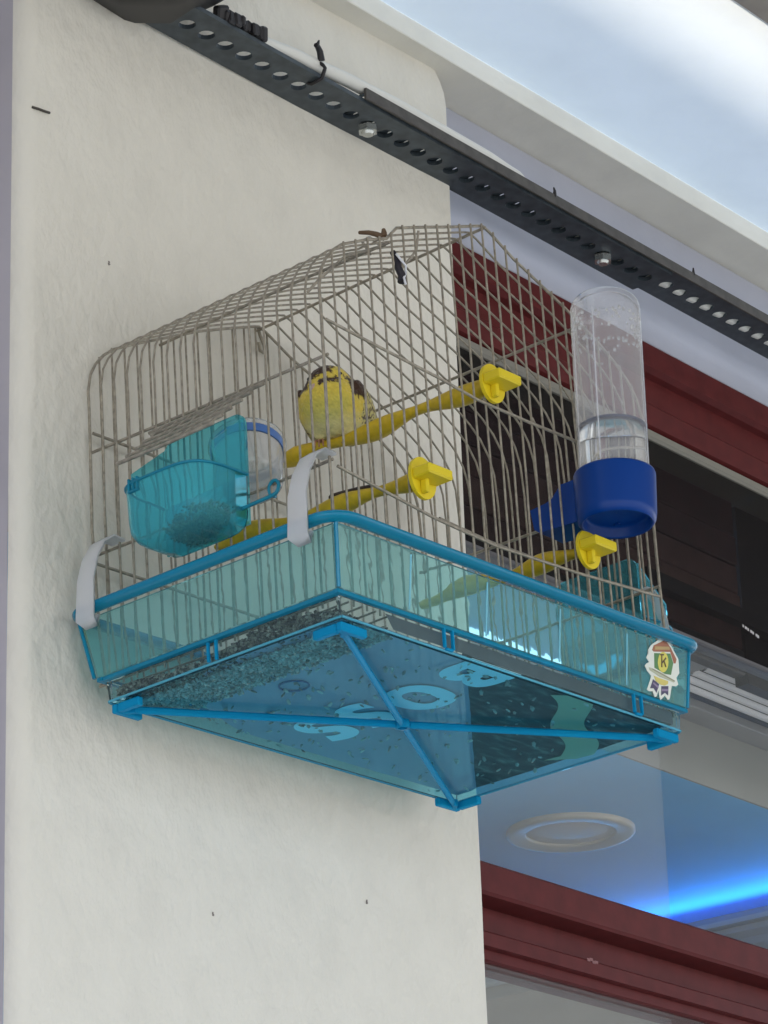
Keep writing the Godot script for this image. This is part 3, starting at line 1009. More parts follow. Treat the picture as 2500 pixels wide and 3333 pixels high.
	mb.slab(V(-0.0005, 0.0002, 0.0015), V(-0.0005, 0.0002, 0.1725), V(-0.0015, y1, 0.1725), V(-0.0015, y1, 0.0015), V(0.0015, 0, 0))
	sub.call("skirt", mb, sk, pan)
	mb = MB.new()
	mb.slab(V(0.301, 0.0002, 0.1725), V(0.301, 0.0002, 0.0015), V(0.302, y1, 0.0015), V(0.302, y1, 0.1725), V(-0.0015, 0, 0))
	sub.call("skirt", mb, sk, pan)
	for q in [[V(0.004, -0.0045, 0.170), V(0.1470, -0.0045, 0.0880)], [V(0.1530, -0.0045, 0.0846), V(0.2965, -0.0045, 0.003)], [V(0.004, -0.0045, 0.004), V(0.1470, -0.0045, 0.0846)], [V(0.1530, -0.0045, 0.0880), V(0.297, -0.0045, 0.170)]]:
		var a: Vector3 = q[0]
		var b: Vector3 = q[1]
		var dir := (b - a).normalized()
		mb = MB.new()
		mb.box((a + b) / 2, V(0.0036, 0.0042, (b - a).length()), 0.0012, Basis.looking_at(dir, Vector3.UP))
		sub.call("cross_rib", mb, deep, pan)
	mb = MB.new()
	lathe(mb, [[0.0026, -0.0068], [0.0042, -0.0068], [0.0045, -0.0045], [0.0042, -0.0020], [0.0026, -0.0020], [0.0026, -0.0068]], V(0.150, 0, 0.0863), 18)
	sub.call("hub", mb, deep, pan)
	for q in [[0.0, 1.0, 0.174, -1.0], [0.3005, -1.0, 0.174, -1.0], [0.0, 1.0, 0.0, 1.0], [0.3005, -1.0, 0.0, 1.0]]:
		mb = MB.new()
		var c := V(q[0], -0.0045, q[2])
		mb.box(c + V(q[1] * 0.0105, 0, q[3] * 0.0022), V(0.021, 0.0052, 0.0044), 0.0008)
		mb.box(c + V(q[1] * 0.0022, 0, q[3] * 0.0130), V(0.0044, 0.0052, 0.0168), 0.0008)
		mb.box(c + V(q[1] * 0.0080, -0.0002, q[3] * 0.0060), V(0.0030, 0.0046, 0.0075), 0.0006, Basis(Vector3.UP, 0.7 * q[1] * q[3]))
		sub.call("foot", mb, deep, pan)
	for x in [0.0855, 0.2575]:
		mb = MB.new()
		mb.box(V(x - 0.0036, 0.0068, 0.1768), V(0.0014, 0.0116, 0.0022), 0.0003)
		mb.box(V(x + 0.0036, 0.0068, 0.1768), V(0.0014, 0.0116, 0.0022), 0.0003)
		mb.box(V(x, 0.0005, 0.1768), V(0.0058, 0.0014, 0.0022), 0.0003)
		sub.call("latch", mb, deep, pan)
	mb = MB.new()
	mb.box(V(-0.0026, 0.0064, 0.0790), V(0.0020, 0.0116, 0.0016), 0.0003)
	mb.box(V(-0.0026, 0.0064, 0.0850), V(0.0020, 0.0116, 0.0016), 0.0003)
	sub.call("latch", mb, deep, pan)
	# translucent white clips that hold tray and wires together
	var clipm := clear_plastic(lin(0.86, 0.86, 0.86), 0.48, 0.03, 0.3)
	for q in [[0.1650, -1.0, 0.0], [0.0025, -1.0, 0.0], [0.152, 1.0, 0.305]]:
		mb = MB.new()
		var prof := [[0.0040, 0.0955], [-0.0040, 0.0965], [-0.0110, 0.0915], [-0.0165, 0.0810], [-0.0195, 0.0680], [-0.0202, 0.0540], [-0.0208, 0.0440], [-0.0160, 0.0405], [-0.0140, 0.0470]]
		if q[1] > 0:
			for s in prof:
				s[0] = q[2] - s[0]
		rows = []
		var pp := []
		for s in prof:
			pp.append(V2(s[0], s[1]))
		for k in pp.size():
			var d: Vector2 = (pp[mini(k + 1, pp.size() - 1)] - pp[maxi(k - 1, 0)]).normalized()
			var nn := V2(-d.y, d.x) * 0.0008
			var hw := 0.0052 + 0.0003 * k if k < 7 else 0.0046
			var zc: float = q[0] + (0.004 * (1.0 - k / 4.0) if k < 4 else 0.0)
			var o := pp[k] as Vector2
			rows.append([V(o.x + nn.x, o.y + nn.y, zc - hw), V(o.x + nn.x, o.y + nn.y, zc + hw), V(o.x - nn.x, o.y - nn.y, zc + hw), V(o.x - nn.x, o.y - nn.y, zc - hw)])
		mb.grid(rows, true)
		mb.fan(rows[0], true)
		mb.fan(rows[rows.size() - 1])
		part("clip", mb, clipm, cage)
	build_sticker(cage)

func build_sticker(cage: Node3D) -> void:
	var layers := [
		["sticker", 0, lin(0.72, 0.74, 0.66), [0.28466, 0.05415, 0.28979, 0.0497, 0.2951, 0.04459, 0.29707, 0.04292, 0.2977, 0.03989, 0.2977, 0.03813, 0.29821, 0.03437, 0.29515, 0.03086, 0.29705, 0.02708, 0.29485, 0.02553, 0.29059, 0.02493, 0.28841, 0.01641, 0.28661, 0.01549, 0.28361, 0.01744, 0.27948, 0.01392, 0.27837, 0.01558, 0.27734, 0.01952, 0.27559, 0.01531, 0.27381, 0.0144, 0.27156, 0.01754, 0.26817, 0.01679, 0.26608, 0.01736, 0.26933, 0.02433, 0.27022, 0.02662, 0.2662, 0.02883, 0.26387, 0.03143, 0.26578, 0.03326, 0.26815, 0.0345, 0.2652, 0.03661, 0.26661, 0.03868, 0.26847, 0.04016, 0.26705, 0.04158, 0.26975, 0.04501, 0.27282, 0.04713, 0.27772, 0.0504]],
		["print", 1, lin(0.34, 0.12, 0.06), [0.28397, 0.05152, 0.28927, 0.04817, 0.29527, 0.04215, 0.29429, 0.03946, 0.29256, 0.03906, 0.2891, 0.04531, 0.27255, 0.04181, 0.27101, 0.04251, 0.2726, 0.04568]],
		["print", 2, lin(0.45, 0.31, 0.12), [0.27362, 0.04522, 0.28788, 0.0482, 0.28846, 0.04657, 0.2736, 0.04328]],
		["print", 1, lin(0.085, 0.22, 0.07), [0.27301, 0.04100, 0.28904, 0.04430, 0.29198, 0.03893, 0.28967, 0.03138, 0.28348, 0.03067, 0.27327, 0.03219]],
		["print", 3, lin(0.46, 0.47, 0.33), [0.26763, 0.03107, 0.27094, 0.03131, 0.28176, 0.03028, 0.29313, 0.02865, 0.29235, 0.02725, 0.28962, 0.02751, 0.27755, 0.02793, 0.26851, 0.02971]],
		["print", 2, lin(0.62, 0.52, 0.13), [0.27249, 0.02713, 0.27738, 0.02684, 0.28675, 0.02686, 0.28646, 0.02505, 0.28346, 0.0235, 0.27955, 0.02315, 0.27477, 0.02417]],
		["print", 1, lin(0.055, 0.045, 0.105), [0.27187, 0.0249, 0.2779, 0.02313, 0.27536, 0.01735, 0.2724, 0.01946, 0.26901, 0.01871]],
		["print", 1, lin(0.055, 0.045, 0.105), [0.27998, 0.02238, 0.28712, 0.02398, 0.28675, 0.01814, 0.28361, 0.01918, 0.2799, 0.01662]],
		["print", 2, lin(0.25, 0.19, 0.30), [0.27230, 0.0232, 0.27740, 0.0216, 0.27680, 0.0203, 0.27170, 0.0221]],
		["print", 2, lin(0.25, 0.19, 0.30), [0.28030, 0.0208, 0.28690, 0.0221, 0.28690, 0.0208, 0.28030, 0.0194]],
		["print", 2, lin(0.66, 0.58, 0.10), []],
		["print", 3, lin(0.10, 0.06, 0.02), [0.2786, 0.0417, 0.2824, 0.0425, 0.2824, 0.0416, 0.2786, 0.0408]],
		["print", 4, lin(0.10, 0.06, 0.02), [0.2797, 0.0416, 0.2807, 0.0416, 0.2807, 0.0340, 0.2797, 0.0340]],
		["print", 3, lin(0.10, 0.06, 0.02), [0.2807, 0.0374, 0.2841, 0.0409, 0.2848, 0.0402, 0.2812, 0.0365]],
		["print", 5, lin(0.10, 0.06, 0.02), [0.2818, 0.0384, 0.2827, 0.0384, 0.2846, 0.0350, 0.2837, 0.0347]],
		["print", 4, lin(0.25, 0.23, 0.15), [0.2710, 0.0310, 0.2930, 0.0284, 0.2930, 0.0279, 0.2710, 0.0305]],
	]
	var root: MeshInstance3D = null
	var tilt := 0.004 / 0.035
	for l in layers:
		var pl := PackedVector2Array()
		var f: Array = l[3]
		if f.is_empty():
			for k in 20:
				var a := TAU * k / 20
				pl.append(V2(0.28175 + 0.0052 * cos(a), 0.0374 + 0.0063 * sin(a) + 0.0012 * cos(a)))
		for k in range(0, f.size(), 2):
			pl.append(V2(f[k], f[k + 1]))
		var mb := MB.new()
		var off: float = 0.1775 - 0.015 * tilt + 0.0004 + 0.00012 * l[1]
		mb.prism(pl, V(0, 0, off), V(1, 0, 0), V(0, 1, tilt), V(0, 0, 0.0002))
		var o := MeshInstance3D.new()
		o.name = l[0]
		o.mesh = mb.mesh()
		o.material_override = mat(l[2], 0.45)
		if root == null:
			root = o
			cage.add_child(o, true)
			o.position = -cage.get_meta("base")
		else:
			root.add_child(o, true)

# ---------------------------------------------------------------- what the cage holds
func dring(w: float, d: float, y: float, n: int) -> Array:  # D-shaped outline, flat at x = 0, bulging to -x
	var a := []
	for k in n:
		var t := PI * k / (n - 1.0)
		a.append(V(-d * pow(maxf(sin(t), 0.0), 0.42), y, -w * signf(cos(t)) * pow(absf(cos(t)), 0.50)))
	return a

func cup_meshes(plastic: Material, deep: Material, o: Node3D) -> void:
	# bowl, closed shell
	var lv := [[0.0, 0.60, 0.62], [0.0009, 0.78, 0.78], [0.003, 0.91, 0.90], [0.007, 0.98, 0.97], [0.013, 1.0, 0.99], [0.023, 1.01, 1.0], [0.0330, 1.02, 1.02]]
	var mb := MB.new()
	var rows := []
	var n := 34
	for q in lv:
		rows.append(dring(0.0318 * q[1], 0.040 * q[2], q[0], n))
	for k in range(lv.size() - 1, -1, -1):
		var q: Array = lv[k]
		var rr := dring(0.0318 * q[1] - 0.0013, 0.040 * q[2] - 0.0013, q[0] + (0.0013 if k == 0 else 0.0), n)
		for m in rr.size():
			rr[m].x -= 0.0002
		rows.append(rr)
	mb.grid(rows, true)
	mb.fan(rows[0], true)
	mb.fan(rows[rows.size() - 1])
	part("bowl", mb, plastic, o)
	# back plate with rounded top and raked side cheeks
	mb = MB.new()
	var pl := PackedVector2Array([V2(-0.0318, 0.004), V2(0.0318, 0.004), V2(0.0322, 0.062)])
	for k in 7:
		var a := PI / 2 * k / 6.0
		pl.append(V2(0.0242 + 0.008 * cos(a), 0.0640 + 0.008 * sin(a)))
	for k in 7:
		var a := PI / 2 + PI / 2 * k / 6.0
		pl.append(V2(-0.0242 + 0.008 * cos(a), 0.0640 + 0.008 * sin(a)))
	mb.prism(pl, V(0.0004, 0, 0), V(0, 0, 1), V(0, 1, 0), V(0.0014, 0, 0))
	part("back_plate", mb, plastic, o)
	for s in [-1.0, 1.0]:
		mb = MB.new()
		mb.prism(PackedVector2Array([V2(0.0, 0.0334), V2(-0.022, 0.0334), V2(-0.026, 0.0400), V2(-0.026, 0.0470), V2(0.0, 0.0680)]), V(0, 0, s * 0.0320), V(1, 0, 0), V(0, 1, 0), V(0, 0, -s * 0.0013))
		part("cheek", mb, plastic, o)
	mb = MB.new()
	mb.tube(dring(0.0326, 0.0410, 0.0332, n), 0.0009, 6)
	part("lip", mb, deep, o)
	mb = MB.new()
	for k in 3:
		mb.box(V(-0.0402, 0.0318, -0.0195 + k * 0.0032), V(0.0024, 0.008, 0.0014), 0.0003)
	mb.box(V(-0.0402, 0.0280, -0.0163), V(0.0024, 0.0012, 0.0085), 0.0003)
	part("latch", mb, deep, o)
	mb = MB.new()
	var lp := [V(-0.004, 0.012, 0.030), V(-0.002, 0.0135, 0.042), V(0.0, 0.0150, 0.050)]
	for k in 13:
		var a := TAU * k / 12.0
		lp.append(V(0.0002 * k, 0.0195 - 0.0045 * cos(a), 0.0505 + 0.0042 * sin(a)))
	mb.tube(lp, 0.0011, 8)
	part("hook", mb, deep, o)

func pebble(sx: float, sy: float, sz: float, seed_: int) -> ArrayMesh:
	var mb := MB.new()
	var r := RandomNumberGenerator.new()
	r.seed = seed_
	var rows := []
	for i in 4:
		var row := []
		var t := PI * i / 3.0
		for k in 5:
			var a := -TAU * k / 5.0
			var j := 0.8 + 0.4 * r.randf()
			row.append(V(sx * sin(t) * cos(a) * j, -sy * cos(t), sz * sin(t) * sin(a) * j))
		rows.append(row)
	mb.grid(rows, true)
	return mb.mesh()

func scatter(called: String, label: String, cat: String, frame: Transform3D, mesh_: ArrayMesh, places: Array, cols: Array) -> void:
	var mm := MultiMesh.new()
	mm.transform_format = MultiMesh.TRANSFORM_3D
	mm.use_colors = true
	mm.mesh = mesh_
	mm.instance_count = places.size()
	var r := RandomNumberGenerator.new()
	r.seed = 77
	for k in places.size():
		var b := Basis(Vector3.UP, r.randf() * TAU) * Basis(Vector3.RIGHT, (r.randf() - 0.5) * 2.2)
		b = b.scaled(Vector3.ONE * (0.65 + 0.7 * r.randf()))
		mm.set_instance_transform(k, Transform3D(b, places[k]))
		mm.set_instance_color(k, cols[k % cols.size()].lerp(cols[(k * 7 + 3) % cols.size()], r.randf()))
	var o := MultiMeshInstance3D.new()
	o.name = numbered(called)
	o.multimesh = mm
	var m := mat(Color.WHITE, 0.75)
	m.vertex_color_use_as_albedo = true
	o.material_override = m
	add_child(o)
	o.transform = frame
	tag(o, label, cat, "", "stuff")

func perch(label: String, x: float, y: float, za: float, zb: float, yb: float, capr: float, seed_: int) -> void:
	var yel := worn(lin(0.74, 0.50, 0.014), seed_, 0.45, 0.0, 0.10, 25)
	var cap := mat(lin(0.74, 0.57, 0.015), 0.4)
	var o := thing("perch", label, "perch", CAGE, V(x, y, za), "yellow plastic perches")
	var mb := MB.new()
	var rows := []
	var n := 26
	for i in n:
		var t := i / (n - 1.0)
		var z := lerpf(za, zb, t)
		var c := V(x + 0.0012 * sin(t * 9.0 + seed_), lerpf(y, yb, t) + 0.0012 * sin(t * 13.0 + seed_), z)
		var ry := 0.0044 + 0.0015 * sin(t * 15.0 + seed_ * 2.0)
		if t > 0.94:
			ry *= 0.55 + 0.45 * (1.0 - t) / 0.06
		var row := []
		for k in 12:
			var a := TAU * k / 12
			row.append(c + V(0.0056 * cos(a) * (ry / 0.0046), ry * sin(a), 0))
		rows.append(row)
	mb.grid(rows, true, true)
	mb.fan(rows[0], false)
	mb.fan(rows[n - 1], true)
	part("bar", mb, yel, o)
	mb = MB.new()
	# disc against the wires and a flat thumb tab standing out of it
	var zc := WZ1 + 0.0042
	var pl := PackedVector2Array()
	for k in 28:
		var a := TAU * k / 28
		pl.append(V2(capr * 0.86 * cos(a), capr * sin(a)))
	mb.prism(pl, V(x, y, zc), V(1, 0, 0), V(0, 1, 0), V(0, 0, 0.0022))
	mb.box(V(x + 0.0008, y + 0.0006, zc + 0.0082), V(0.0205, 0.0062, 0.0128), 0.0009)
	mb.box(V(x - 0.002, y - 0.006, zc + 0.0045), V(0.0030, 0.0085, 0.0050), 0.0008)
	part("cap", mb, cap, o)

func build_contents() -> void:
	perch("top yellow perch the canary sits on", 0.1450, 0.1795, 0.176, 0.0095, 0.1838, 0.0122, 3)
	perch("middle yellow perch above the near corner of the tray, its end cap lowest left", 0.0745, 0.1000, 0.176, 0.016, 0.1090, 0.0126, 4)
	perch("lower right yellow perch below the blue water bottle, dipping behind the tray wall", 0.2244, 0.0962, 0.176, 0.044, 0.1010, 0.0122, 5)
	# droppings on the middle perch
	var mb := MB.new()
	mb.tube([V(0.0748, 0.1062, 0.139), V(0.0746, 0.1077, 0.128), V(0.0746, 0.1090, 0.114), V(0.0745, 0.1090, 0.108)], 0.0022, 8, 0.0030)
	single("dropping", mb, mat(lin(0.04, 0.025, 0.018), 0.8), CAGE, "dark brown dried dropping on the middle perch", "dropping")
	# turquoise feeders
	var plastic := clear_plastic(lin(0.24, 0.78, 0.87), 0.15, 0.015, 0.03)
	var deep := clear_plastic(lin(0.03, 0.36, 0.52), 0.50, 0.03, 0.10)
	var f := thing("feeder", "turquoise feeder cup half full of seed on the near side of the cage", "feeder", CAGE * Transform3D(Basis.IDENTITY, V(0.0005, 0.0695, 0.0790)), Vector3.ZERO, "turquoise feeder cups")
	cup_meshes(plastic, deep, f)
	var f2 := thing("feeder", "turquoise feeder cup low on the far side, behind the lower right perch", "feeder", CAGE * Transform3D(Basis(Vector3.UP, PI), V(0.3045, 0.0470, 0.1215)), Vector3.ZERO, "turquoise feeder cups")
	cup_meshes(plastic, deep, f2)
	var r := RandomNumberGenerator.new()
	r.seed = 21
	var pl := []
	var fr := CAGE * Transform3D(Basis.IDENTITY, V(0.0005, 0.0695, 0.0790))
	while pl.size() < 1100:
		var y := 0.0020 + r.randf() * 0.016
		var x := -0.0015 - r.randf() * 0.031
		var z := (r.randf() - 0.5) * 0.056
		var w := clampf((y + 0.002) / 0.016, 0.25, 1.0)
		var lim := 0.027 * w
		if absf(z) > lim or -x > 0.031 * sqrt(maxf(0.0, 1.0 - pow(z / 0.031, 2.0))) * w:
			continue
		if y > 0.0065 + 0.008 * (z + 0.03) / 0.06 - x * 0.06:
			continue
		pl.append(V(x, y, z))
	var seeds := [Color(0.10, 0.09, 0.06), Color(0.06, 0.055, 0.04), Color(0.17, 0.15, 0.10), Color(0.035, 0.035, 0.03), Color(0.24, 0.21, 0.15)]
	scatter("feeder_seed", "loose brown bird seed lying in the near feeder cup", "seed", fr, pebble(0.0008, 0.0007, 0.0014, 3), pl, seeds)
	# round white dish with a blue ring inside the cage
	var d := thing("dish", "white see-through cup with a blue band, inside the cage behind the near feeder", "cup", CAGE * Transform3D(Basis(V(0.707, 0, 0.707), -0.42), V(0.040, 0.1415, 0.0765)), Vector3.ZERO)
	mb = MB.new()
	lathe(mb, [[0.0005, -0.0300], [0.0165, -0.0300], [0.0190, -0.0280], [0.0205, -0.0010], [0.0225, 0.0], [0.0225, 0.0012], [0.0192, 0.0012], [0.0178, -0.0265], [0.0160, -0.0285], [0.0005, -0.0285]], Vector3.ZERO, 40)
	part("bowl", mb, clear_plastic(lin(0.88, 0.88, 0.88), 0.25, 0.025, 0.10), d)
	mb = MB.new()
	lathe(mb, [[0.0210, -0.0075], [0.0214, -0.0016], [0.0206, -0.0016], [0.0202, -0.0075], [0.0210, -0.0075]], Vector3.ZERO, 40)
	part("band", mb, mat(lin(0.07, 0.17, 0.45), 0.35), d)

	build_drinker()

	# printed plastic bag that lines the pan
	var bag := thing("plastic_bag", "thin grey blue plastic bag printed BOSS, lining the bottom of the cage", "plastic bag", CAGE, V(0.15, 0.003, 0.087))
	var fm := film(lin(0.28, 0.34, 0.44), 0.86, 0.45)
	var dk := mat(lin(1, 1, 1), 0.5, 0.0, 0.3)
	dk.albedo_texture = noise_tex(151, 0.012, 4, 512, [lin(0.008, 0.02, 0.022), lin(0.025, 0.045, 0.045), lin(0.20, 0.24, 0.21)])
	dk.uv1_triplanar = true
	dk.uv1_scale = V(7, 7, 22)
	var ns := FastNoiseLite.new()
	ns.seed = 8
	ns.frequency = 24.0
	var rows := []
	var rows2 := []
	for k in 31:
		var z := lerpf(0.0045, 0.1715, k / 30.0)
		var edge := minf(0.2975, 0.3092 - (z - 0.0105) / 0.1514 * 0.1907 + 0.0007 * ns.get_noise_1d(z * 9.0))
		var x0 := 0.0035 + (0.10 * pow(1.0 - k / 30.0, 6.0))
		var row := []
		var row2 := []
		for i in 31:
			var x := lerpf(x0, edge, i / 30.0)
			row.append(V(x, 0.0030 + 0.0004 * ns.get_noise_2d(x, z), z))
			x = lerpf(minf(edge - 0.004, 0.296), 0.2975, i / 30.0)
			row2.append(V(x, 0.0039 + 0.0006 * ns.get_noise_2d(x, z), z))
		rows.append(row)
		rows2.append(row2)
	mb = MB.new()
	mb.grid(rows, false)
	part("film_sheet", mb, fm, bag)
	mb = MB.new()
	mb.grid(rows2, false)
	part("dark_sheet", mb, dk, bag)
	mb = MB.new()
	rows = []
	for j in 4:
		var row := []
		for i in 30:
			var x := lerpf(0.044 - 0.006 * (j / 3.0), 0.2975, i / 29.0)
			row.append(V(x, 0.0036 + 0.0080 * j / 3.0, 0.1722 + 0.0003 * ns.get_noise_2d(x * 3.0, j)))
		rows.append(row)
	mb.grid(rows, false)
	part("turned_up_edge", mb, film(lin(0.085, 0.085, 0.095), 0.96, 0.5), bag)
	var lm := film(lin(0.72, 0.93, 0.97), 1.0, 0.5)
	var font := SystemFont.new()
	font.font_names = PackedStringArray(["Droid Sans"])
	font.font_weight = 700
	var bold := FontVariation.new()
	bold.base_font = font
	bold.variation_embolden = 0.9
	for q in [["B", 0.1605, 0.1085, 0.96], ["O", 0.1140, 0.1130, 0.92], ["S", 0.0735, 0.1135, 0.88], ["S", 0.0420, 0.1130, 0.88]]:
		var tm := TextMesh.new()
		tm.text = q[0]
		tm.font = bold
		tm.font_size = 64
		tm.pixel_size = 0.00090
		tm.depth = 0.0002
		tm.curve_step = 1.0
		tm.horizontal_alignment = HORIZONTAL_ALIGNMENT_CENTER
		tm.vertical_alignment = VERTICAL_ALIGNMENT_BOTTOM
		var o := MeshInstance3D.new()
		o.name = "letter"
		o.mesh = tm
		o.material_override = lm
		bag.add_child(o, true)
		var b := Basis(V(0, 0, -1) * q[3], V(1, 0, 0) * 0.97, V(0, -1, 0))
		o.transform = Transform3D(b, V(q[2] - 0.0135, 0.00205, q[1]) - bag.get_meta("base"))
	mb = MB.new()
	var el := []
	for k in 33:
		var a := TAU * k / 32
		el.append(V(0.0645 + 0.0085 * cos(a), 0.0021, 0.0805 + 0.0085 * sin(a)))
	mb.tube(el, 0.0006, 6)
	part("printed_ring", mb, film(lin(0.05, 0.16, 0.34), 0.7, 0.5), bag)
	# pale wavy strip on the bag
	mb = MB.new()
	rows = []
	for i in 25:
		var t := i / 24.0
		var c := V(lerpf(0.200, 0.308, t), 0, lerpf(0.1700, 0.094, t))
		c.x = minf(c.x, 0.2945)
		var wv := 0.0035 * sin(t * 11.0)
		var q := c + V(0.6, 0, 0.8) * wv
		rows.append([V(q.x - 0.0075, 0.00255, q.z - 0.0075), V(q.x + 0.0060, 0.00255, minf(q.z + 0.0075, 0.1715))])
	mb.grid(rows, false, false)
	single("wavy_strip", mb, film(lin(0.50, 0.55, 0.34), 0.85, 0.5), CAGE, "pale green wavy strip along the dark end of the bag", "paper strip")
	# husks and seed spilled in the pan
	pl = []
	var low := []
	while pl.size() + low.size() < 6000:
		var z := 0.004 + r.randf() * 0.166
		var u := r.randf()
		var x := 0.0025 + 0.044 * u * u
		if r.randf() < 0.07:
			x = 0.003 + r.randf() * 0.290
			if x > 0.16 and r.randf() < 0.45:
				continue
		var hmax := 0.0040 + 0.0100 * clampf(1.0 - x / 0.020, 0.0, 1.0) * (0.55 + 0.45 * sin(z * 55.0 + 1.0))
		if x < 0.012 and z < 0.05:
			hmax *= 0.6
		if x < 0.030 and (x < 0.014 or r.randf() < 0.25):
			pl.append(V(x, 0.0032 + r.randf() * maxf(hmax - 0.0030, 0.0006), z))
		elif r.randf() < 0.12 and x >= 0.03:
			pl.append(V(x, 0.0047, z))
		else:
			low.append(V(x, 0.0008 + r.randf() * 0.0012, z))
	var husk := [Color(0.06, 0.055, 0.04), Color(0.03, 0.03, 0.025), Color(0.12, 0.11, 0.08), Color(0.24, 0.23, 0.18), Color(0.04, 0.035, 0.03), Color(0.40, 0.39, 0.33)]
	scatter("seed_litter", "dark spilled seed heaped along the inside of the cage bottom", "seed litter", CAGE, pebble(0.0010, 0.0007, 0.0016, 5), pl, husk)
	var chaff := [Color(0.30, 0.30, 0.26), Color(0.48, 0.48, 0.42), Color(0.20, 0.20, 0.17), Color(0.62, 0.62, 0.55)]
	scatter("husk_litter", "pale empty husks lying under the printed bag on the see-through floor", "husk litter", CAGE, pebble(0.0012, 0.0005, 0.0018, 6), low, chaff)
	# roof oddments
	mb = MB.new()
	mb.tube([V(0.0690, 0.2632, 0.1460), V(0.0690, 0.2605, 0.1530), V(0.0690, 0.2570, 0.1590), V(0.0690, 0.2530, 0.1640)], 0.0011, 8, 0.0020)
	mb.tube([V(0.0690, 0.2535, 0.1640), V(0.0695, 0.2565, 0.1640), V(0.0705, 0.2590, 0.1630)], 0.0021, 7, 0.0012)
	single("twig", mb, mat(lin(0.14, 0.085, 0.045), 0.8), CAGE, "short brown twig lying on the roof wires of the cage", "twig")
	var t := thing("twist_tie", "black and white twisted tie dangling from the roof of the cage", "twist tie", CAGE, V(0.072, 0.238, 0.172))
	mb = MB.new()
	mb.tube([V(0.071, 0.2430, 0.168), V(0.073, 0.2370, 0.170), V(0.0715, 0.2320, 0.171), V(0.0745, 0.2280, 0.171), V(0.0740, 0.2235, 0.171)], 0.0018, 8, 0.0026)
	part("black_strand", mb, mat(lin(0.018, 0.014, 0.022), 0.4), t)
	mb = MB.new()
	mb.tube([V(0.070, 0.2400, 0.1715), V(0.0715, 0.2360, 0.1735), V(0.0755, 0.2335, 0.1735), V(0.0765, 0.2290, 0.172), V(0.0730, 0.2250, 0.1735), V(0.0750, 0.2215, 0.1730)], 0.0007, 8)
	part("white_strand", mb, mat(lin(0.7, 0.7, 0.74), 0.3), t)

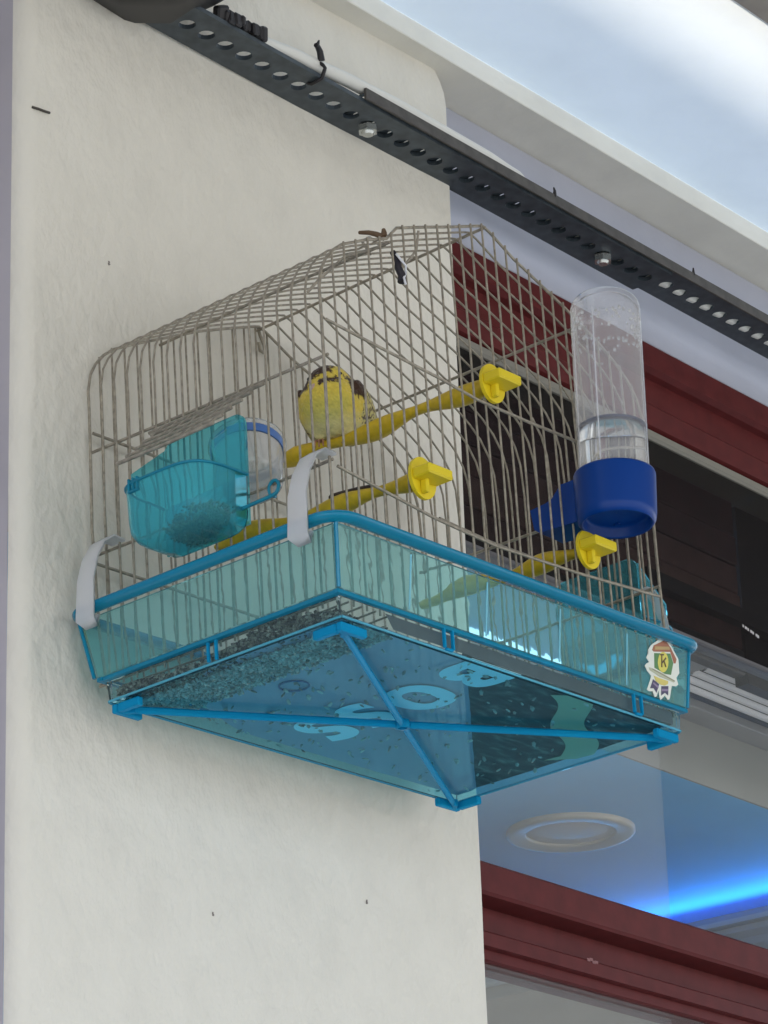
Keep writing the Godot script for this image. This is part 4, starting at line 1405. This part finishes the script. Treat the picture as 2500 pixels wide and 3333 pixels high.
func build_drinker() -> void:
	var ax := Basis(Vector3.BACK, -0.045) * Basis(Vector3.RIGHT, 0.010)
	var fr := CAGE * Transform3D(ax, V(0.2265, 0.1065, 0.1965))
	var o := thing("water_bottle", "clear tube water bottle with a blue base, hung on the end wires of the cage", "water bottle", fr, Vector3.ZERO)
	var blue := mat(lin(0.001, 0.040, 0.23), 0.32, 0.0, 0.35)
	var mb := MB.new()
	lathe(mb, [[0.0005, 0.0070], [0.0170, 0.0065], [0.0195, 0.0050], [0.0200, 0.0005], [0.0215, -0.0005], [0.0232, 0.0020], [0.0238, 0.0060], [0.0245, 0.0305], [0.0240, 0.0318], [0.0222, 0.0318], [0.0220, 0.0290], [0.0210, 0.0150], [0.0190, 0.0110], [0.0005, 0.0100]], Vector3.ZERO, 48)
	part("base_cup", mb, blue, o)
	mb = MB.new()
	mb.box(V(-0.004, 0.0075, 0.009), V(0.0012, 0.0045, 0.004), 0.0004)
	mb.box(V(0.011, 0.0080, -0.008), V(0.0012, 0.0055, 0.004), 0.0004)
	part("nib", mb, blue, o)
	# trough reaching between the wires into the cage
	mb = MB.new()
	mb.prism(PackedVector2Array([V2(0.0200, 0.0040), V2(0.0480, 0.0050), V2(0.0520, 0.0080), V2(0.0545, 0.0215), V2(0.0430, 0.0225), V2(0.0380, 0.0240), V2(0.0310, 0.0310), V2(0.0200, 0.0312)]), V(-0.0125, 0, 0), V(0, 0, -1), V(0, 1, 0), V(0.022, 0, 0))
	part("trough", mb, blue, o)
	var clear := pane(lin(0.74, 0.74, 0.78), 0.15, 0.07, 0.5)
	mb = MB.new()
	var prof := [[0.0208, 0.0200], [0.0211, 0.0300], [0.0213, 0.1400]]
	for k in 7:
		var a := PI / 2 * k / 6.0
		prof.append([0.0133 + 0.0080 * cos(a), 0.1400 + 0.0095 * sin(a)])
	prof.append_array([[0.0120, 0.1486], [0.0045, 0.1476], [0.0005, 0.1482]])
	lathe(mb, prof, Vector3.ZERO, 56)
	part("tube", mb, clear, o)
	mb = MB.new()
	var inner := []
	for q in [[0.0200, 0.0300], [0.0204, 0.1395], [0.0170, 0.1450], [0.0125, 0.1468]]:
		inner.append(q)
	lathe(mb, inner, Vector3.ZERO, 56)
	part("tube_lining", mb, pane(lin(0.80, 0.80, 0.85), 0.08, 0.04, 0.5), o)
	var ribm := pane(lin(0.9, 0.9, 0.95), 0.35, 0.1)
	mb = MB.new()
	for a in [2.55, 3.4]:
		mb.tube([V(0.0207 * cos(a), 0.033, -0.0207 * sin(a)), V(0.0209 * cos(a), 0.134, -0.0209 * sin(a))], 0.0005, 6)
	part("mould_line", mb, ribm, o)
	mb = MB.new()
	lathe(mb, [[0.0005, 0.0130], [0.0196, 0.0135], [0.0200, 0.0300], [0.0201, 0.0612], [0.0196, 0.0605], [0.0150, 0.0598], [0.0005, 0.0597]], Vector3.ZERO, 48)
	part("water", mb, clear_plastic(lin(0.97, 0.985, 0.98), 0.0, 0.033, 0.0), o)
	mb = MB.new()
	var rp := []
	for k in 41:
		var a := TAU * k / 40
		rp.append(V(0.0203 * cos(a), 0.0612, 0.0203 * sin(a)))
	mb.tube(rp, 0.0008, 6)
	part("water_edge", mb, pane(lin(0.06, 0.08, 0.16), 0.75, 0.1), o)
	# condensation beads under the closed top
	var r := RandomNumberGenerator.new()
	r.seed = 30
	mb = MB.new()
	for k in 150:
		var a := r.randf() * TAU
		var h := 0.1330 - 0.022 * r.randf() * r.randf()
		var c := V(0.02065 * cos(a), h, 0.02065 * sin(a))
		var s := 0.0004 + 0.0008 * r.randf()
		var rows := []
		for i in 4:
			var row := []
			var t := PI * i / 3.0
			for m in 6:
				var p := -TAU * m / 6
				row.append(c + V(s * sin(t) * cos(p), -s * 1.3 * cos(t), s * sin(t) * sin(p)))
			rows.append(row)
		mb.grid(rows, true)
	var bead := part("droplets", mb, clear_plastic(lin(0.98, 0.98, 0.98), 0.25, 0.033, 0.0), o)
	bead.set_meta("kind", "stuff")

# ---------------------------------------------------------------- the canary
func smin(a: float, b: float, k: float) -> float:
	var h := clampf(0.5 + 0.5 * (b - a) / k, 0.0, 1.0)
	return lerpf(b, a, h) - k * h * (1.0 - h)

func ell(p: Vector3, c: Vector3, r: Vector3) -> float:
	var q := p - c
	var k0 := Vector3(q.x / r.x, q.y / r.y, q.z / r.z).length()
	var k1 := Vector3(q.x / (r.x * r.x), q.y / (r.y * r.y), q.z / (r.z * r.z)).length()
	return k0 * (k0 - 1.0) / maxf(k1, 1e-6)

func cone(p: Vector3, a: Vector3, b: Vector3, ra: float, rb: float) -> float:
	var ab := b - a
	var t := clampf((p - a).dot(ab) / ab.length_squared(), 0.0, 1.0)
	return (p - (a + ab * t)).length() - lerpf(ra, rb, t)

var fnoise := FastNoiseLite.new()

func canary_field(p: Vector3) -> float:
	p.y /= 0.87
	p.z /= 1.04
	var m := p
	m.z = absf(m.z)
	var d := ell(p, V(0.0, 0.0195, 0), V(0.0215, 0.0200, 0.0200))
	d = smin(d, ell(p, V(0.0065, 0.0385, 0), V(0.0128, 0.0118, 0.0122)), 0.010)
	d = smin(d, ell(p, V(0.0090, 0.0235, 0), V(0.0145, 0.0130, 0.0150)), 0.008)
	# folded wings
	var w := m - V(-0.008, 0.0225, 0.0172)
	w = Basis(Vector3.BACK, -0.55) * w
	d = smin(d, ell(w, Vector3.ZERO, V(0.0225, 0.0100, 0.0048)), 0.0025)
	# tail
	d = smin(d, cone(Vector3(p.x, p.y, p.z * 0.55), V(-0.016, 0.014, 0), V(-0.036, 0.012, 0), 0.0055, 0.0022), 0.006)
	# thighs
	d = smin(d, cone(m, V(0.002, 0.006, 0.008), V(0.003, 0.0005, 0.0085), 0.0048, 0.0020), 0.004)
	d += 0.00085 * fnoise.get_noise_3d(p.x * 1000.0, p.y * 420.0, p.z * 1000.0)
	return d

func canary_color(p: Vector3) -> Color:
	p.y /= 0.87
	p.z /= 1.04
	var j := fnoise.get_noise_3d(p.x * 900.0, p.y * 500.0 + 40.0, p.z * 900.0)
	var q := p + V(1, 1, 1) * 0.0024 * j
	var yel := Color(0.76, 0.58, 0.09)
	var pale := Color(0.74, 0.66, 0.30)
	var dark := Color(0.070, 0.040, 0.026)
	var c := yel.lerp(pale, smoothstep(0.016, 0.003, q.y))
	c = c.lerp(Color(0.50, 0.50, 0.14), 0.5 * smoothstep(0.012, 0.018, q.x) * smoothstep(0.026, 0.014, q.y))
	# dark cap over forehead and crown on one side, pale patch behind, dark stripe over the cheek
	if q.x > -0.004 and q.y > 0.0365 and q.z > -0.0055 and q.y > 0.0405 - 0.45 * maxf(q.z + 0.003, 0.0):
		c = dark
	if q.x > 0.0 and q.z > 0.0085 and q.y > 0.0290:
		c = dark
	if q.x > 0.004 and q.z < 0.0015 and q.z > -0.0105 and absf(q.y - 0.0325 - 0.25 * (-q.z - 0.003)) < 0.0022:
		c = dark
	if q.z < -0.0120 and q.y > 0.0225 and q.y < 0.0385 and q.x > -0.006 and q.x < 0.014:
		c = dark
	# wings and back
	var wingish := absf(q.z) > 0.0165 and q.x < 0.004 and q.y > 0.006
	if wingish:
		c = Color(0.10, 0.065, 0.045) if fmod(absf(q.y * 200.0 + q.x * 120.0), 1.0) < 0.35 else Color(0.60, 0.52, 0.20)
	if q.x < -0.012:
		c = Color(0.16, 0.12, 0.08).lerp(Color(0.60, 0.54, 0.26), 0.6 + 0.4 * j)
	return c * (0.92 + 0.16 * j)

func build_canary() -> void:
	fnoise.seed = 17
	fnoise.frequency = 1.0
	fnoise.fractal_octaves = 2
	var at := V(0.1452, 0.1866, 0.0525)
	var o := thing("canary", "small yellow canary with a dark cap perched on the top yellow perch", "canary", CAGE * Transform3D(Basis(Vector3.UP, PI + 0.42), at), Vector3.ZERO)
	var lo := V(-0.052, -0.022, -0.026)
	var hi := V(0.026, 0.054, 0.026)
	var st := 0.00125
	var nx := int((hi.x - lo.x) / st) + 1
	var ny := int((hi.y - lo.y) / st) + 1
	var nz := int((hi.z - lo.z) / st) + 1
	var f := PackedFloat32Array()
	f.resize(nx * ny * nz)
	for i in nx:
		for j in ny:
			for k in nz:
				f[(i * ny + j) * nz + k] = canary_field(lo + V(i, j, k) * st)
	var vid := {}
	var mb := MB.new()
	for i in nx - 1:
		for j in ny - 1:
			for k in nz - 1:
				var s := V(0, 0, 0)
				var cnt := 0
				var base := (i * ny + j) * nz + k
				var c8 := [f[base], f[base + 1], f[base + nz], f[base + nz + 1], f[base + ny * nz], f[base + ny * nz + 1], f[base + ny * nz + nz], f[base + ny * nz + nz + 1]]
				var neg := 0
				for q in c8:
					if q < 0:
						neg += 1
				if neg == 0 or neg == 8:
					continue
				for e in [[0, 1], [2, 3], [4, 5], [6, 7], [0, 2], [1, 3], [4, 6], [5, 7], [0, 4], [1, 5], [2, 6], [3, 7]]:
					var a: float = c8[e[0]]
					var b: float = c8[e[1]]
					if (a < 0) != (b < 0):
						var t := a / (a - b)
						var pa := V(e[0] >> 2, (e[0] >> 1) & 1, e[0] & 1)
						var pb := V(e[1] >> 2, (e[1] >> 1) & 1, e[1] & 1)
						s += pa.lerp(pb, t)
						cnt += 1
				var p := lo + (V(i, j, k) + s / cnt) * st
				vid[base] = mb.v.size()
				mb.v.append(p)
				mb.c.append(canary_color(p))
				mb.uv.append(Vector2.ZERO)
				var h := 0.0008
				mb.n.append(V(canary_field(p + V(h, 0, 0)) - canary_field(p - V(h, 0, 0)), canary_field(p + V(0, h, 0)) - canary_field(p - V(0, h, 0)), canary_field(p + V(0, 0, h)) - canary_field(p - V(0, 0, h))).normalized())
	var sx := ny * nz
	var sy := nz
	for key in vid:
		var base: int = key
		for d in [[sx, sy, 1], [sy, 1, sx], [1, sx, sy]]:
			# edge along d[0] from this cell's corner; quad of the four cells round it
			var a := f[base]
			var b := f[base + d[0]]
			if (a < 0) == (b < 0):
				continue
			var c1: int = base - d[1]
			var c2: int = base - d[2]
			var c3: int = base - d[1] - d[2]
			if not (vid.has(c1) and vid.has(c2) and vid.has(c3)):
				continue
			var q := [vid[base], vid[c1], vid[c3], vid[c2]]
			if a < 0:
				mb.idx.append_array(PackedInt32Array([q[0], q[2], q[1], q[0], q[3], q[2]]))
			else:
				mb.idx.append_array(PackedInt32Array([q[0], q[1], q[2], q[0], q[2], q[3]]))
	var m := mat(Color.WHITE, 0.85, 0.0, 0.25)
	m.vertex_color_use_as_albedo = true
	m.rim_enabled = true
	m.rim = 0.35
	part("body", mb, m, o, true)
	mb = MB.new()
	mb.tube([V(0.0180, 0.0275, 0.0040), V(0.0215, 0.0258, 0.0052), V(0.0240, 0.0232, 0.0062)], 0.0032, 10, 0.0006)
	part("beak", mb, mat(lin(0.50, 0.34, 0.28), 0.4), o)
	for s in [-1.0, 1.0]:
		mb = MB.new()
		var rows := []
		for i in 7:
			var row := []
			var t := PI * i / 6.0
			for k in 10:
				var a := -TAU * k / 10
				row.append(V(0.0147, 0.0345, s * 0.0098) + V(sin(t) * cos(a), -cos(t), sin(t) * sin(a)) * 0.0014)
			rows.append(row)
		mb.grid(rows, true)
		part("eye", mb, mat(lin(0.008, 0.006, 0.006), 0.1), o)
		mb = MB.new()
		mb.tube([V(0.003, 0.001, s * 0.0085), V(0.0025, -0.0022, s * 0.0085)], 0.0009, 7)
		for t in [-0.0022, 0.0, 0.0022]:
			mb.tube([V(0.0025, -0.0018, s * 0.0085), V(0.0050, -0.0020, s * 0.0085 + t), V(0.0064, -0.0044, s * 0.0085 + t * 1.2), V(0.0062, -0.0070, s * 0.0085 + t * 1.2)], 0.0008, 6, 0.0004)
		mb.tube([V(0.0025, -0.0018, s * 0.0085), V(-0.0020, -0.0020, s * 0.0085), V(-0.0042, -0.0050, s * 0.0085)], 0.0008, 6, 0.0004)
		part("foot", mb, mat(lin(0.36, 0.17, 0.10), 0.6), o)
